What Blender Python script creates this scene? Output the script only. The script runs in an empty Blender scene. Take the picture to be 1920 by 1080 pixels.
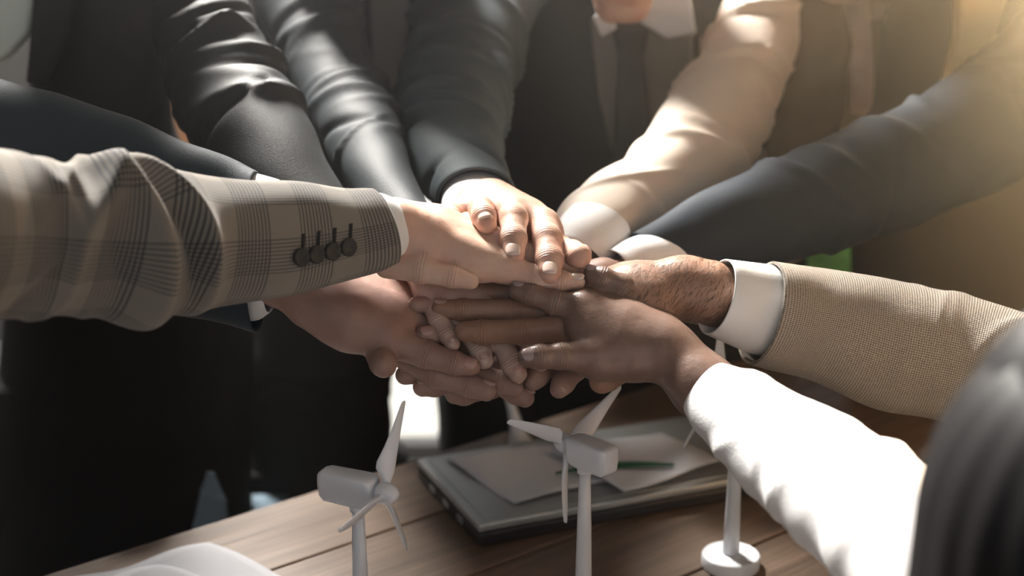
import bpy, bmesh, math, random
import numpy as np
from mathutils import Vector, Matrix
from mathutils.bvhtree import BVHTree

SC = bpy.context.scene
COL = SC.collection

# ------------------------------------------------------------------ camera, world, lights, exposure
PITCH = math.radians(16.0)
CAMZ = 1.37
FPX = 50.0 / 36.0 * 1920.0
cam_d = bpy.data.cameras.new('camera'); cam = bpy.data.objects.new('camera', cam_d); COL.objects.link(cam)
cam_d.lens = 50; cam_d.sensor_width = 36; cam_d.clip_start = 0.02
cam.location = (0, 0, CAMZ); cam.rotation_euler = (math.pi / 2 - PITCH, 0, 0)
cam_d.dof.use_dof = True; cam_d.dof.focus_distance = 1.145; cam_d.dof.aperture_fstop = 3.2
SC.camera = cam

world = bpy.data.worlds.new('world'); SC.world = world; world.use_nodes = True
world.node_tree.nodes['Background'].inputs[0].default_value = (0.80, 0.90, 1.0, 1)
world.node_tree.nodes['Background'].inputs[1].default_value = 0.26
SC.view_settings.view_transform = 'Standard'; SC.view_settings.look = 'None'
SC.view_settings.gamma = 1; SC.view_settings.use_curve_mapping = False
SC.view_settings.exposure = 0.0

def lamp(name, kind, loc, target, energy, color, size=None, size_y=None, angle=None):
    d = bpy.data.lights.new(name, kind); d.energy = energy; d.color = color
    if size is not None:
        d.shape = 'RECTANGLE'; d.size = size; d.size_y = size_y or size
    if angle is not None: d.angle = angle
    o = bpy.data.objects.new(name, d); COL.objects.link(o); o.location = loc
    o.rotation_euler = (Vector(target) - Vector(loc)).to_track_quat('-Z', 'Y').to_euler()
    return o
# high window light from behind the group, left of centre
lamp('key_window_light', 'AREA', (-0.75, 2.75, 2.95), (0.0, 1.1, 1.0), 540, (1.0, 0.95, 0.88), 0.6, 0.6)
# weak soft fill lamp added behind the camera; no window stands there
lamp('front_fill_light', 'AREA', (0.4, -1.6, 2.3), (0.0, 1.1, 1.0), 5.5, (0.93, 0.95, 1.0), 2.4, 1.2)
# warm lamp added just out of frame to make the haze glow
wl = lamp('warm_glow_light', 'AREA', (1.02, 2.35, 1.62), (0.50, 0.1, 1.62), 330, (1.0, 0.72, 0.38), 0.35, 0.35)
wl.data.spread = math.radians(64)
# daylight outside, behind the glazed wall
lamp('sun', 'SUN', (-2, 9, 6), (0.0, 4.5, 0.0), 9.0, (1.0, 0.96, 0.9), angle=math.radians(1.5))

# ------------------------------------------------------------------ frame helpers (true 3-D points at a real distance)
FWD = np.array([0, math.cos(PITCH), -math.sin(PITCH)])
UPV = np.array([0, math.sin(PITCH), math.cos(PITCH)])
RGT = np.array([1.0, 0, 0])
ORG = np.array([0, 0, CAMZ])
D0 = 1.15
def P(x, y, D):
    return ORG + D * (FWD + RGT * ((x - 960.0) / FPX) + UPV * (-(y - 540.0) / FPX))
def Hp(x, y, d):
    return P(x, y, D0 + d / 1000.0)
def cdir(v):
    w = RGT * v[0] + UPV * v[1] - FWD * v[2]
    return w / np.linalg.norm(w)
def onz(x, y, z):
    r = FWD + RGT * ((x - 960.0) / FPX) + UPV * (-(y - 540.0) / FPX)
    return ORG + r * ((z - CAMZ) / r[2])

# ------------------------------------------------------------------ materials
def mat(name, color, rough=0.6, spec=0.5, sss=0.0, bump=None, metal=0.0, coat=0.0, sheen=0.0, noise_col=None, trans=0.0, emit=None):
    m = bpy.data.materials.new(name); m.use_nodes = True
    nt = m.node_tree; b = nt.nodes['Principled BSDF']
    b.inputs['Base Color'].default_value = (*color, 1); b.inputs['Roughness'].default_value = rough
    b.inputs['Specular IOR Level'].default_value = spec; b.inputs['Metallic'].default_value = metal
    b.inputs['Coat Weight'].default_value = coat; b.inputs['Sheen Weight'].default_value = sheen
    if trans: b.inputs['Transmission Weight'].default_value = trans
    if sss:
        b.inputs['Subsurface Weight'].default_value = sss
        b.inputs['Subsurface Radius'].default_value = (1.0, 0.35, 0.2); b.inputs['Subsurface Scale'].default_value = 0.004
    tc = nt.nodes.new('ShaderNodeTexCoord')
    if noise_col:
        c2, sc, amt = noise_col
        n = nt.nodes.new('ShaderNodeTexNoise'); n.inputs['Scale'].default_value = sc; n.inputs['Detail'].default_value = 5
        nt.links.new(tc.outputs['Object'], n.inputs['Vector'])
        mr = nt.nodes.new('ShaderNodeMapRange'); mr.inputs[1].default_value = 0.35; mr.inputs[2].default_value = 0.65
        mr.inputs[4].default_value = amt
        nt.links.new(n.outputs['Fac'], mr.inputs[0])
        mx = nt.nodes.new('ShaderNodeMixRGB'); mx.inputs[1].default_value = (*color, 1); mx.inputs[2].default_value = (*c2, 1)
        nt.links.new(mr.outputs[0], mx.inputs[0]); nt.links.new(mx.outputs[0], b.inputs['Base Color'])
    if bump:
        sc, dist = bump
        n = nt.nodes.new('ShaderNodeTexNoise'); n.inputs['Scale'].default_value = sc; n.inputs['Detail'].default_value = 4
        nt.links.new(tc.outputs['Object'], n.inputs['Vector'])
        bp = nt.nodes.new('ShaderNodeBump'); bp.inputs['Distance'].default_value = dist; bp.inputs['Strength'].default_value = 1
        nt.links.new(n.outputs['Fac'], bp.inputs['Height']); nt.links.new(bp.outputs[0], b.inputs['Normal'])
    return m

def skin(name, color, dark, rough=0.48, crease=1.0):
    """skin: mottled colour, pores, and fine knuckle creases read from the mesh's own joint attributes"""
    m = mat(name, color, rough, 0.45, sss=0.18, noise_col=(dark, 45.0, 0.65))
    nt = m.node_tree; b = nt.nodes['Principled BSDF']
    at = nt.nodes.new('ShaderNodeAttribute'); at.attribute_name = 'joint'
    sep = nt.nodes.new('ShaderNodeSeparateColor'); nt.links.new(at.outputs['Color'], sep.inputs[0])
    tc = nt.nodes.new('ShaderNodeTexCoord')
    n = nt.nodes.new('ShaderNodeTexNoise'); n.inputs['Scale'].default_value = 160; n.inputs['Detail'].default_value = 3
    nt.links.new(tc.outputs['Object'], n.inputs['Vector'])
    m1 = nt.nodes.new('ShaderNodeMath'); m1.operation = 'MULTIPLY'; m1.inputs[1].default_value = 26.0
    nt.links.new(sep.outputs[0], m1.inputs[0])
    m2 = nt.nodes.new('ShaderNodeMath'); m2.operation = 'MULTIPLY_ADD'; m2.inputs[1].default_value = 6.0
    nt.links.new(n.outputs['Fac'], m2.inputs[0]); nt.links.new(m1.outputs[0], m2.inputs[2])
    m3 = nt.nodes.new('ShaderNodeMath'); m3.operation = 'SINE'; nt.links.new(m2.outputs[0], m3.inputs[0])
    m3b = nt.nodes.new('ShaderNodeMath'); m3b.operation = 'POWER'; m3b.inputs[1].default_value = 2.0
    m3a = nt.nodes.new('ShaderNodeMath'); m3a.operation = 'MAXIMUM'; m3a.inputs[1].default_value = 0.0
    nt.links.new(m3.outputs[0], m3a.inputs[0]); nt.links.new(m3a.outputs[0], m3b.inputs[0])
    m4 = nt.nodes.new('ShaderNodeMath'); m4.operation = 'MULTIPLY'
    nt.links.new(m3b.outputs[0], m4.inputs[0]); nt.links.new(sep.outputs[1], m4.inputs[1])
    vo = nt.nodes.new('ShaderNodeTexVoronoi'); vo.inputs['Scale'].default_value = 900
    nt.links.new(tc.outputs['Object'], vo.inputs['Vector'])
    n2 = nt.nodes.new('ShaderNodeTexNoise'); n2.inputs['Scale'].default_value = 70; n2.inputs['Detail'].default_value = 5
    nt.links.new(tc.outputs['Object'], n2.inputs['Vector'])
    bp1 = nt.nodes.new('ShaderNodeBump'); bp1.inputs['Distance'].default_value = 0.00012; bp1.inputs['Strength'].default_value = 0.6
    nt.links.new(vo.outputs['Distance'], bp1.inputs['Height'])
    bp2 = nt.nodes.new('ShaderNodeBump'); bp2.inputs['Distance'].default_value = 0.0012; bp2.inputs['Strength'].default_value = 0.7
    nt.links.new(n2.outputs['Fac'], bp2.inputs['Height']); nt.links.new(bp1.outputs[0], bp2.inputs['Normal'])
    bp3 = nt.nodes.new('ShaderNodeBump'); bp3.inputs['Distance'].default_value = 0.0004 * crease; bp3.inputs['Strength'].default_value = 1; bp3.invert = True
    nt.links.new(m4.outputs[0], bp3.inputs['Height']); nt.links.new(bp2.outputs[0], bp3.inputs['Normal'])
    nt.links.new(bp3.outputs[0], b.inputs['Normal'])
    return m

def uv_nodes(nt):
    uv = nt.nodes.new('ShaderNodeUVMap'); uv.uv_map = 'UVMap'
    s = nt.nodes.new('ShaderNodeSeparateXYZ'); nt.links.new(uv.outputs[0], s.inputs[0]); return s
def mth(nt, op, a, b=None, c=None):
    n = nt.nodes.new('ShaderNodeMath'); n.operation = op
    for i, v in enumerate((a, b, c)):
        if v is None: continue
        if isinstance(v, (int, float)): n.inputs[i].default_value = v
        else: nt.links.new(v, n.inputs[i])
    return n.outputs[0]

def plaid_material():
    m = mat('grey_glen_plaid_wool', (0.2, 0.19, 0.17), 0.75, 0.3, sheen=0.25)
    nt = m.node_tree; b = nt.nodes['Principled BSDF']; s = uv_nodes(nt)
    def band(coord, period, width, off):       # 1 inside a stripe group
        f = mth(nt, 'FRACT', mth(nt, 'MULTIPLY_ADD', coord, 1.0 / period, off))
        return mth(nt, 'MULTIPLY', mth(nt, 'LESS_THAN', f, width), 1.0)
    def fine(coord, step):
        return mth(nt, 'GREATER_THAN', mth(nt, 'SINE', mth(nt, 'MULTIPLY', coord, 2 * math.pi / step)), 0.15)
    bu = band(s.outputs[0], 0.056, 0.55, 0.35); bv = band(s.outputs[1], 0.064, 0.5, 0.62)
    fu = mth(nt, 'MULTIPLY', fine(s.outputs[0], 0.0031), bu); fv = mth(nt, 'MULTIPLY', fine(s.outputs[1], 0.0034), bv)
    tot = mth(nt, 'ADD', mth(nt, 'MULTIPLY', fu, 0.5), mth(nt, 'MULTIPLY', fv, 0.36))
    cr = nt.nodes.new('ShaderNodeValToRGB'); nt.links.new(tot, cr.inputs[0])
    cr.color_ramp.elements[0].color = (0.24, 0.215, 0.185, 1); cr.color_ramp.elements[0].position = 0
    cr.color_ramp.elements[1].color = (0.045, 0.045, 0.05, 1); cr.color_ramp.elements[1].position = 0.9
    e = cr.color_ramp.elements.new(0.45); e.color = (0.085, 0.08, 0.075, 1)
    nt.links.new(cr.outputs[0], b.inputs['Base Color'])
    hb = mth(nt, 'ADD', mth(nt, 'SINE', mth(nt, 'MULTIPLY', s.outputs[0], 5500)), mth(nt, 'SINE', mth(nt, 'MULTIPLY', s.outputs[1], 5500)))
    bp = nt.nodes.new('ShaderNodeBump'); bp.inputs['Distance'].default_value = 0.0001; nt.links.new(hb, bp.inputs['Height'])
    nt.links.new(bp.outputs[0], b.inputs['Normal'])
    return m

def basket_material():
    m = mat('beige_basket_weave_linen', (0.45, 0.37, 0.28), 0.85, 0.2, sheen=0.1)
    nt = m.node_tree; b = nt.nodes['Principled BSDF']; s = uv_nodes(nt)
    k = 2 * math.pi / 0.0046
    su = mth(nt, 'SINE', mth(nt, 'MULTIPLY', s.outputs[0], k)); sv = mth(nt, 'SINE', mth(nt, 'MULTIPLY', s.outputs[1], k))
    h = mth(nt, 'MULTIPLY', su, sv)
    w = mth(nt, 'ABSOLUTE', h)
    n = nt.nodes.new('ShaderNodeTexNoise'); n.inputs['Scale'].default_value = 500; n.inputs['Detail'].default_value = 3
    uv = nt.nodes.new('ShaderNodeUVMap'); uv.uv_map = 'UVMap'; nt.links.new(uv.outputs[0], n.inputs['Vector'])
    f = mth(nt, 'MULTIPLY_ADD', n.outputs['Fac'], 0.6, mth(nt, 'MULTIPLY', w, 0.9))
    cr = nt.nodes.new('ShaderNodeValToRGB'); nt.links.new(f, cr.inputs[0])
    cr.color_ramp.elements[0].position = 0.3; cr.color_ramp.elements[0].color = (0.12, 0.105, 0.088, 1)
    cr.color_ramp.elements[1].position = 0.85; cr.color_ramp.elements[1].color = (0.45, 0.395, 0.34, 1)
    nt.links.new(cr.outputs[0], b.inputs['Base Color'])
    bp = nt.nodes.new('ShaderNodeBump'); bp.inputs['Distance'].default_value = 0.0006; nt.links.new(w, bp.inputs['Height'])
    nt.links.new(bp.outputs[0], b.inputs['Normal'])
    return m

def wood_material(name, c1, c2, grain_scale=(3, 60, 60)):
    m = mat(name, c1, 0.34, 0.5)
    nt = m.node_tree; b = nt.nodes['Principled BSDF']
    tc = nt.nodes.new('ShaderNodeTexCoord'); mp = nt.nodes.new('ShaderNodeMapping'); mp.inputs['Scale'].default_value = grain_scale
    nt.links.new(tc.outputs['Object'], mp.inputs[0])
    n = nt.nodes.new('ShaderNodeTexNoise'); n.inputs['Scale'].default_value = 1; n.inputs['Detail'].default_value = 8; n.inputs['Roughness'].default_value = 0.65
    nt.links.new(mp.outputs[0], n.inputs['Vector'])
    oi = nt.nodes.new('ShaderNodeObjectInfo')
    a = mth(nt, 'MULTIPLY_ADD', oi.outputs['Random'], 0.25, n.outputs['Fac'])
    cr = nt.nodes.new('ShaderNodeValToRGB'); nt.links.new(a, cr.inputs[0])
    cr.color_ramp.elements[0].position = 0.38; cr.color_ramp.elements[0].color = (*c2, 1)
    cr.color_ramp.elements[1].position = 0.8; cr.color_ramp.elements[1].color = (*c1, 1)
    nt.links.new(cr.outputs[0], b.inputs['Base Color'])
    rr = nt.nodes.new('ShaderNodeMapRange'); rr.inputs[3].default_value = 0.28; rr.inputs[4].default_value = 0.55
    nt.links.new(n.outputs['Fac'], rr.inputs[0]); nt.links.new(rr.outputs[0], b.inputs['Roughness'])
    bp = nt.nodes.new('ShaderNodeBump'); bp.inputs['Distance'].default_value = 0.001; nt.links.new(n.outputs['Fac'], bp.inputs['Height'])
    nt.links.new(bp.outputs[0], b.inputs['Normal'])
    return m

def hair_material(name, c):
    m = mat(name, c, 0.55, 0.35)
    nt = m.node_tree; b = nt.nodes['Principled BSDF']
    b.inputs['Anisotropic'].default_value = 0.6
    return m

M = {}
M['skin_pale'] = skin('pale_skin', (0.66, 0.46, 0.36), (0.58, 0.34, 0.26))
M['skin_rosy'] = skin('rosy_older_skin', (0.62, 0.41, 0.32), (0.54, 0.27, 0.20), 0.45, 1.5)
M['skin_light'] = skin('light_skin', (0.54, 0.39, 0.33), (0.45, 0.29, 0.24))
M['skin_tan'] = skin('tan_skin', (0.35, 0.225, 0.185), (0.28, 0.16, 0.13))
M['skin_warm'] = skin('warm_brown_skin', (0.36, 0.215, 0.15), (0.28, 0.14, 0.09))
M['skin_dark'] = skin('deep_brown_skin', (0.225, 0.145, 0.115), (0.15, 0.09, 0.07), 0.34)
M['nail_pale'] = mat('pale_nail', (0.74, 0.56, 0.49), 0.25, 0.5, sss=0.1)
M['nail_rose'] = mat('rose_nail', (0.46, 0.29, 0.26), 0.25, 0.5)
M['nail_tan'] = mat('tan_nail', (0.44, 0.28, 0.24), 0.28, 0.5, sss=0.1)
M['nail_dark'] = mat('brown_nail', (0.32, 0.24, 0.24), 0.28, 0.5)
M['plaid'] = plaid_material()
M['basket'] = basket_material()
M['shirt'] = mat('white_shirt_cotton', (0.80, 0.80, 0.80), 0.75, 0.3, bump=(700, 0.0002))
M['knit'] = mat('white_knit', (0.86, 0.86, 0.87), 0.85, 0.2, bump=(500, 0.0003), sheen=0.2)
M['cream'] = mat('cream_blouse_fabric', (0.66, 0.56, 0.47), 0.62, 0.35, bump=(600, 0.0002), sheen=0.2)
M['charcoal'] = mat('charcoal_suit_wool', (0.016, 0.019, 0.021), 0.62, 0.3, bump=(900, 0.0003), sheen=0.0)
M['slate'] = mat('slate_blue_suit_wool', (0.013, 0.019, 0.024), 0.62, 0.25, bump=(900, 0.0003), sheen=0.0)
M['slate_lit'] = mat('lit_slate_suit_wool', (0.050, 0.066, 0.075), 0.68, 0.3, bump=(900, 0.0003))  # lightened copy of the slate wool; missing key light put into its colour
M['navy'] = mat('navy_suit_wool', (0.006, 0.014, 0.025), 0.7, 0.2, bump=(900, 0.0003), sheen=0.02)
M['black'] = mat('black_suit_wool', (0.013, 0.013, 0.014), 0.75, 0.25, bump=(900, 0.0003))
M['khaki'] = mat('khaki_knit_fabric', (0.22, 0.17, 0.11), 0.85, 0.2, bump=(400, 0.0004), sheen=0.2)
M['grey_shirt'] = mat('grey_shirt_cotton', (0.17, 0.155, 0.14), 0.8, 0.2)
M['mint'] = mat('mint_satin', (0.75, 0.86, 0.80), 0.5, 0.4)
M['golden'] = mat('golden_beige_scarf_fabric', (0.62, 0.47, 0.26), 0.7, 0.3)
M['tie'] = mat('black_tie_silk', (0.02, 0.02, 0.022), 0.45, 0.4)
M['button'] = mat('dark_horn_button', (0.012, 0.012, 0.013), 0.5, 0.35, noise_col=((0.03, 0.028, 0.026), 300, 0.8))
M['thread'] = mat('dark_thread', (0.02, 0.02, 0.02), 0.9, 0.2)
M['hair_black'] = hair_material('black_hair', (0.018, 0.017, 0.018))
M['hair_brown'] = hair_material('brown_hair', (0.05, 0.032, 0.02))
M['hair_grey'] = hair_material('grey_hair', (0.25, 0.24, 0.23))
M['armhair'] = mat('dark_arm_hair', (0.04, 0.025, 0.018), 0.5, 0.4)
M['turbine'] = mat('white_gloss_plastic', (0.80, 0.82, 0.87), 0.28, 0.5, coat=0.2)
M['wood'] = wood_material('weathered_brown_table_wood', (0.17, 0.115, 0.08), (0.022, 0.015, 0.012))
M['woodpanel'] = wood_material('tan_wood', (0.34, 0.22, 0.11), (0.2, 0.12, 0.06), (20, 20, 3))
M['floorwood'] = wood_material('dark_floor_wood', (0.06, 0.04, 0.03), (0.02, 0.014, 0.01))
M['laptop'] = mat('dark_laptop_plastic', (0.022, 0.022, 0.024), 0.4, 0.5)
M['silver'] = mat('silver_laptop_metal', (0.48, 0.50, 0.50), 0.35, 0.5, metal=0.6)
M['key'] = mat('black_key_plastic', (0.02, 0.02, 0.02), 0.5, 0.4)
M['paper'] = mat('white_paper', (0.62, 0.62, 0.65), 0.85, 0.2)
M['paper_dimmed'] = mat('dimmed_white_paper', (0.36, 0.36, 0.38), 0.85, 0.2)  # white paper darkened in colour to offset the bright light on it
M['umber'] = mat('dark_umber_coat_wool', (0.085, 0.075, 0.062), 0.85, 0.2, bump=(500, 0.0004))
M['navy_lit'] = mat('lit_navy_suit_wool', (0.014, 0.026, 0.038), 0.62, 0.3, bump=(900, 0.0003), sheen=0.08)  # lighter copy of the navy; blocked rim light put into the sleeve colour
M['green_ink'] = mat('dark_green_print', (0.02, 0.10, 0.05), 0.6, 0.3)
M['wall'] = mat('dark_grey_plaster', (0.035, 0.034, 0.033), 0.9, 0.2, bump=(60, 0.001))
M['ceil'] = mat('grey_ceiling_paint', (0.08, 0.08, 0.08), 0.9, 0.2)
M['frame'] = mat('dark_window_frame_paint', (0.05, 0.05, 0.05), 0.5, 0.4)
M['glass'] = mat('clear_window_glass', (1, 1, 1), 0.0, 0.5, trans=1.0)
M['pave'] = mat('pale_outdoor_paving', (0.62, 0.62, 0.58), 0.9, 0.2, noise_col=((0.52, 0.53, 0.49), 3, 1))
M['leaf'] = mat('bright_green_leaf', (0.20, 0.42, 0.06), 0.5, 0.4)
M['stem'] = mat('brown_plant_stem', (0.12, 0.08, 0.04), 0.8, 0.2)
M['terracotta'] = mat('orange_terracotta_clay', (0.62, 0.27, 0.10), 0.75, 0.3, noise_col=((0.5, 0.2, 0.07), 20, 1))
M['denim'] = mat('blue_grey_chair_cloth', (0.16, 0.22, 0.27), 0.8, 0.2)
M['trousers'] = mat('black_trouser_wool', (0.012, 0.012, 0.013), 0.85, 0.2)

# ------------------------------------------------------------------ object helpers
def link_mesh(name, verts, faces, m, parent=None, smooth=True, uvs=None, cols=None):
    me = bpy.data.meshes.new(name)
    me.from_pydata([tuple(map(float, v)) for v in verts], [], [tuple(int(i) for i in f) for f in faces])
    if smooth: me.polygons.foreach_set('use_smooth', [True] * len(me.polygons))
    if uvs is not None:
        ul = me.uv_layers.new(name='UVMap'); li = np.empty(len(me.loops), dtype=np.int32); me.loops.foreach_get('vertex_index', li)
        ul.data.foreach_set('uv', np.asarray(uvs, dtype=np.float32)[li].ravel())
    if cols is not None:
        ca = me.color_attributes.new('joint', 'FLOAT_COLOR', 'POINT'); ca.data.foreach_set('color', np.asarray(cols, dtype=np.float32).ravel())
    me.materials.append(m); me.update()
    o = bpy.data.objects.new(name, me); COL.objects.link(o)
    if parent is not None: o.parent = parent; o.matrix_parent_inverse = parent.matrix_world.inverted()
    return o
def from_bm(name, bm, m, parent=None, smooth=False):
    me = bpy.data.meshes.new(name); bm.normal_update(); bm.to_mesh(me); bm.free()
    if smooth: me.polygons.foreach_set('use_smooth', [True] * len(me.polygons))
    me.materials.append(m); o = bpy.data.objects.new(name, me); COL.objects.link(o)
    if parent is not None: o.parent = parent; o.matrix_parent_inverse = parent.matrix_world.inverted()
    return o
def thing(name, label, cat, loc=(0, 0, 0), group=None):
    o = bpy.data.objects.new(name, None); COL.objects.link(o); o.location = tuple(float(v) for v in loc)
    o.empty_display_size = 0.05
    o['label'] = label; o['category'] = cat
    if group: o['group'] = group
    bpy.context.view_layer.update()
    return o
def struct(o):
    o['kind'] = 'structure'; return o
def box(bm, c, s, rot=None):
    r = bmesh.ops.create_cube(bm, size=1.0)
    mtx = Matrix.Translation(Vector([float(v) for v in c])) @ (rot.to_4x4() if rot is not None else Matrix.Identity(4)) @ Matrix.Diagonal((*s, 1))
    bmesh.ops.transform(bm, matrix=mtx, verts=r['verts']); return r['verts']
def bevel(bm, w, seg=2):
    bmesh.ops.bevel(bm, geom=list(bm.edges), offset=w, segments=seg, affect='EDGES', profile=0.5)

# ---- lofted cloth ------------------------------------------------
def catmull(pts, n):
    pts = np.asarray(pts, float); k = len(pts)
    if k == 2:
        t = np.linspace(0, 1, n)[:, None]; return pts[0] * (1 - t) + pts[1] * t
    ext = np.vstack([2 * pts[0] - pts[1], pts, 2 * pts[-1] - pts[-2]])
    out = []
    for t in np.linspace(0, k - 1 - 1e-9, n):
        i = int(t); f = t - i; p0, p1, p2, p3 = ext[i:i + 4]
        out.append(0.5 * ((2 * p1) + (-p0 + p2) * f + (2 * p0 - 5 * p1 + 4 * p2 - p3) * f * f + (-p0 + 3 * p1 - 3 * p2 + p3) * f ** 3))
    return np.array(out)

def loft(name, stations, m, parent, ratio=0.75, seg=88, step=0.004, creases=None, seed=0, nrand=0, amp=0.004,
         slant=0.3, zone=(0, 1), hem=0.0, hem_w=0.003, cap=False, noise=0.0008, exact=False, pre=()):
    """sleeve or cuff: each station is an edge pair (x1,y1,x2,y2,distance) -> centre, half width, real depth"""
    C, A, R = [], [], []
    npre = len(pre); stations = list(pre) + list(stations)
    for s in stations:
        if exact: c, a, r = s; C.append(c); A.append(a); R.append(r); continue
        x1, y1, x2, y2, D = s[:5]; r = s[5] if len(s) > 5 else ratio
        p, q = P(x1, y1, D), P(x2, y2, D)
        C.append((p + q) / 2); A.append((p - q) / 2); R.append([r])
    C = np.array(C); A = np.array(A); R = np.array(R, float).reshape(-1, 1)
    L = np.linalg.norm(np.diff(C, axis=0), axis=1).sum()
    n = max(6, int(L / step))
    Lv = np.linalg.norm(np.diff(C[npre:], axis=0), axis=1).sum(); off = L - Lv     # folds and weave are measured from the cuff end
    c = catmull(C, n); a = catmull(A, n); r = catmull(R, n)[:, 0]
    T = np.gradient(c, axis=0); T /= np.linalg.norm(T, axis=1)[:, None]
    aw = np.linalg.norm(a, axis=1); N = a / aw[:, None]
    B = np.cross(T, N); B /= np.linalg.norm(B, axis=1)[:, None]
    th = np.linspace(0, 2 * np.pi, seg, endpoint=False)
    s_len = np.concatenate([[0], np.cumsum(np.linalg.norm(np.diff(c, axis=0), axis=1))])
    S, TH = np.meshgrid(s_len, th, indexing='ij')
    rad_m = aw.mean(); PH = TH * rad_m
    disp = np.zeros_like(S)
    cr = list(creases or [])
    rnd = random.Random(seed)
    for i in range(nrand):
        s0 = off + Lv * rnd.uniform(*zone); t0 = rnd.uniform(0, 2 * math.pi)
        al = slant + rnd.gauss(0, 0.28); sg = 1 if rnd.random() < 0.65 else -0.8
        cr.append((1 - (L - s0) / Lv, t0, al, amp * rnd.uniform(0.5, 1.2) * sg, rnd.uniform(0.004, 0.009), rnd.uniform(0.035, 0.09)))
    tot = s_len[-1]
    u0_ = lambda q: tot - (1 - q) * Lv
    for (u0, t0, al, am, w, ln) in cr:
        ds = S - u0_(u0); dp = (TH - t0 + np.pi) % (2 * np.pi) - np.pi; dp = dp * rad_m
        t = ds * math.cos(al) + dp * math.sin(al) + 3.0 * dp * dp; q = -ds * math.sin(al) + dp * math.cos(al)
        disp += am * np.exp(-np.abs(t / w) ** 1.5) * np.exp(-(q / ln) ** 2)
    if noise:
        g = np.random.RandomState(seed + 7)
        for _ in range(10):
            f1, f2 = g.uniform(-90, 90), g.randint(-4, 5)
            disp += noise * 0.4 * np.sin(f1 * S + f2 * TH + g.uniform(0, 6.28))
    endfade = np.clip((s_len[-1] - S) / 0.02, 0.25, 1) if hem else 1.0
    disp = disp * endfade
    cs, sn = np.cos(TH), np.sin(TH)
    rr = r[:, None]
    V = c[:, None, :] + N[:, None, :] * ((aw[:, None] + disp) * cs)[..., None] + B[:, None, :] * ((aw[:, None] * rr + disp) * sn)[..., None]
    rows = [V[i] for i in range(n)]; us = list(s_len)
    if hem:   # turned edge: rounded lip then the inner lining
        ctr = c[-1]; e = V[-1]
        nrm = e - ctr; nrm /= np.linalg.norm(nrm, axis=1)[:, None]
        for k in (0.5, 1.0):
            rows.append(e + T[-1] * hem_w * 0.5 * math.sin(k * math.pi) - nrm * hem_w * k); us.append(s_len[-1] + 0.001 * k)
        for back in np.linspace(0.008, hem, 4):
            i = max(0, n - 1 - int(back / step)); nn = V[i] - c[i]; nn /= np.linalg.norm(nn, axis=1)[:, None]
            rows.append(V[i] - nn * hem_w); us.append(s_len[-1] - back)
    rows = np.array(rows); nr = len(rows)
    verts = rows.reshape(-1, 3)
    j = np.arange(seg); j2 = (j + 1) % seg
    faces = []
    for i in range(nr - 1):
        faces.append(np.stack([i * seg + j, i * seg + j2, (i + 1) * seg + j2, (i + 1) * seg + j], 1))
    faces = np.vstack(faces)
    uvs = np.stack([np.repeat(np.array(us) - off, seg), np.tile(PH[0], nr)], 1)
    fl = [tuple(f) for f in faces]
    if cap:
        fl.append(tuple(range(seg))[::-1])
        if not hem: fl.append(tuple((nr - 1) * seg + k for k in range(seg)))
    o = link_mesh(name, verts, fl, m, parent, True, uvs)
    return o

def surf(o, x, y):
    """where the line of sight through (x,y) meets the object's own surface"""
    me = o.data; mw = o.matrix_world
    bvh = BVHTree.FromPolygons([o.matrix_parent_inverse @ v.co if False else v.co for v in me.vertices], [tuple(p.vertices) for p in me.polygons])
    d = P(x, y, 1.0) - ORG
    h = bvh.ray_cast(Vector(ORG), Vector(d))
    return (np.array(h[0]), np.array(h[1])) if h[0] is not None else (P(x, y, D0), -FWD)

# ---- implicit bodies ---------------------------------------------
def smin(a, b, k):
    h = np.clip(0.5 + 0.5 * (b - a) / k, 0, 1)
    return b * (1 - h) + a * h - k * h * (1 - h)
def capsule(X, a, b, ra, rb):
    ab = b - a; L2 = float(ab @ ab) + 1e-12
    t = np.clip(((X - a) @ ab) / L2, 0, 1)
    d = np.linalg.norm(X - a - t[..., None] * ab, axis=-1)
    return d - (ra + (rb - ra) * t)
def ellipsoid(X, c, r, Rm=None):
    Y = X - c
    if Rm is not None: Y = Y @ Rm
    r = np.array(r); k0 = np.linalg.norm(Y / r, axis=-1); k1 = np.linalg.norm(Y / (r * r), axis=-1) + 1e-9
    return k0 * (k0 - 1) / k1

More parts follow.
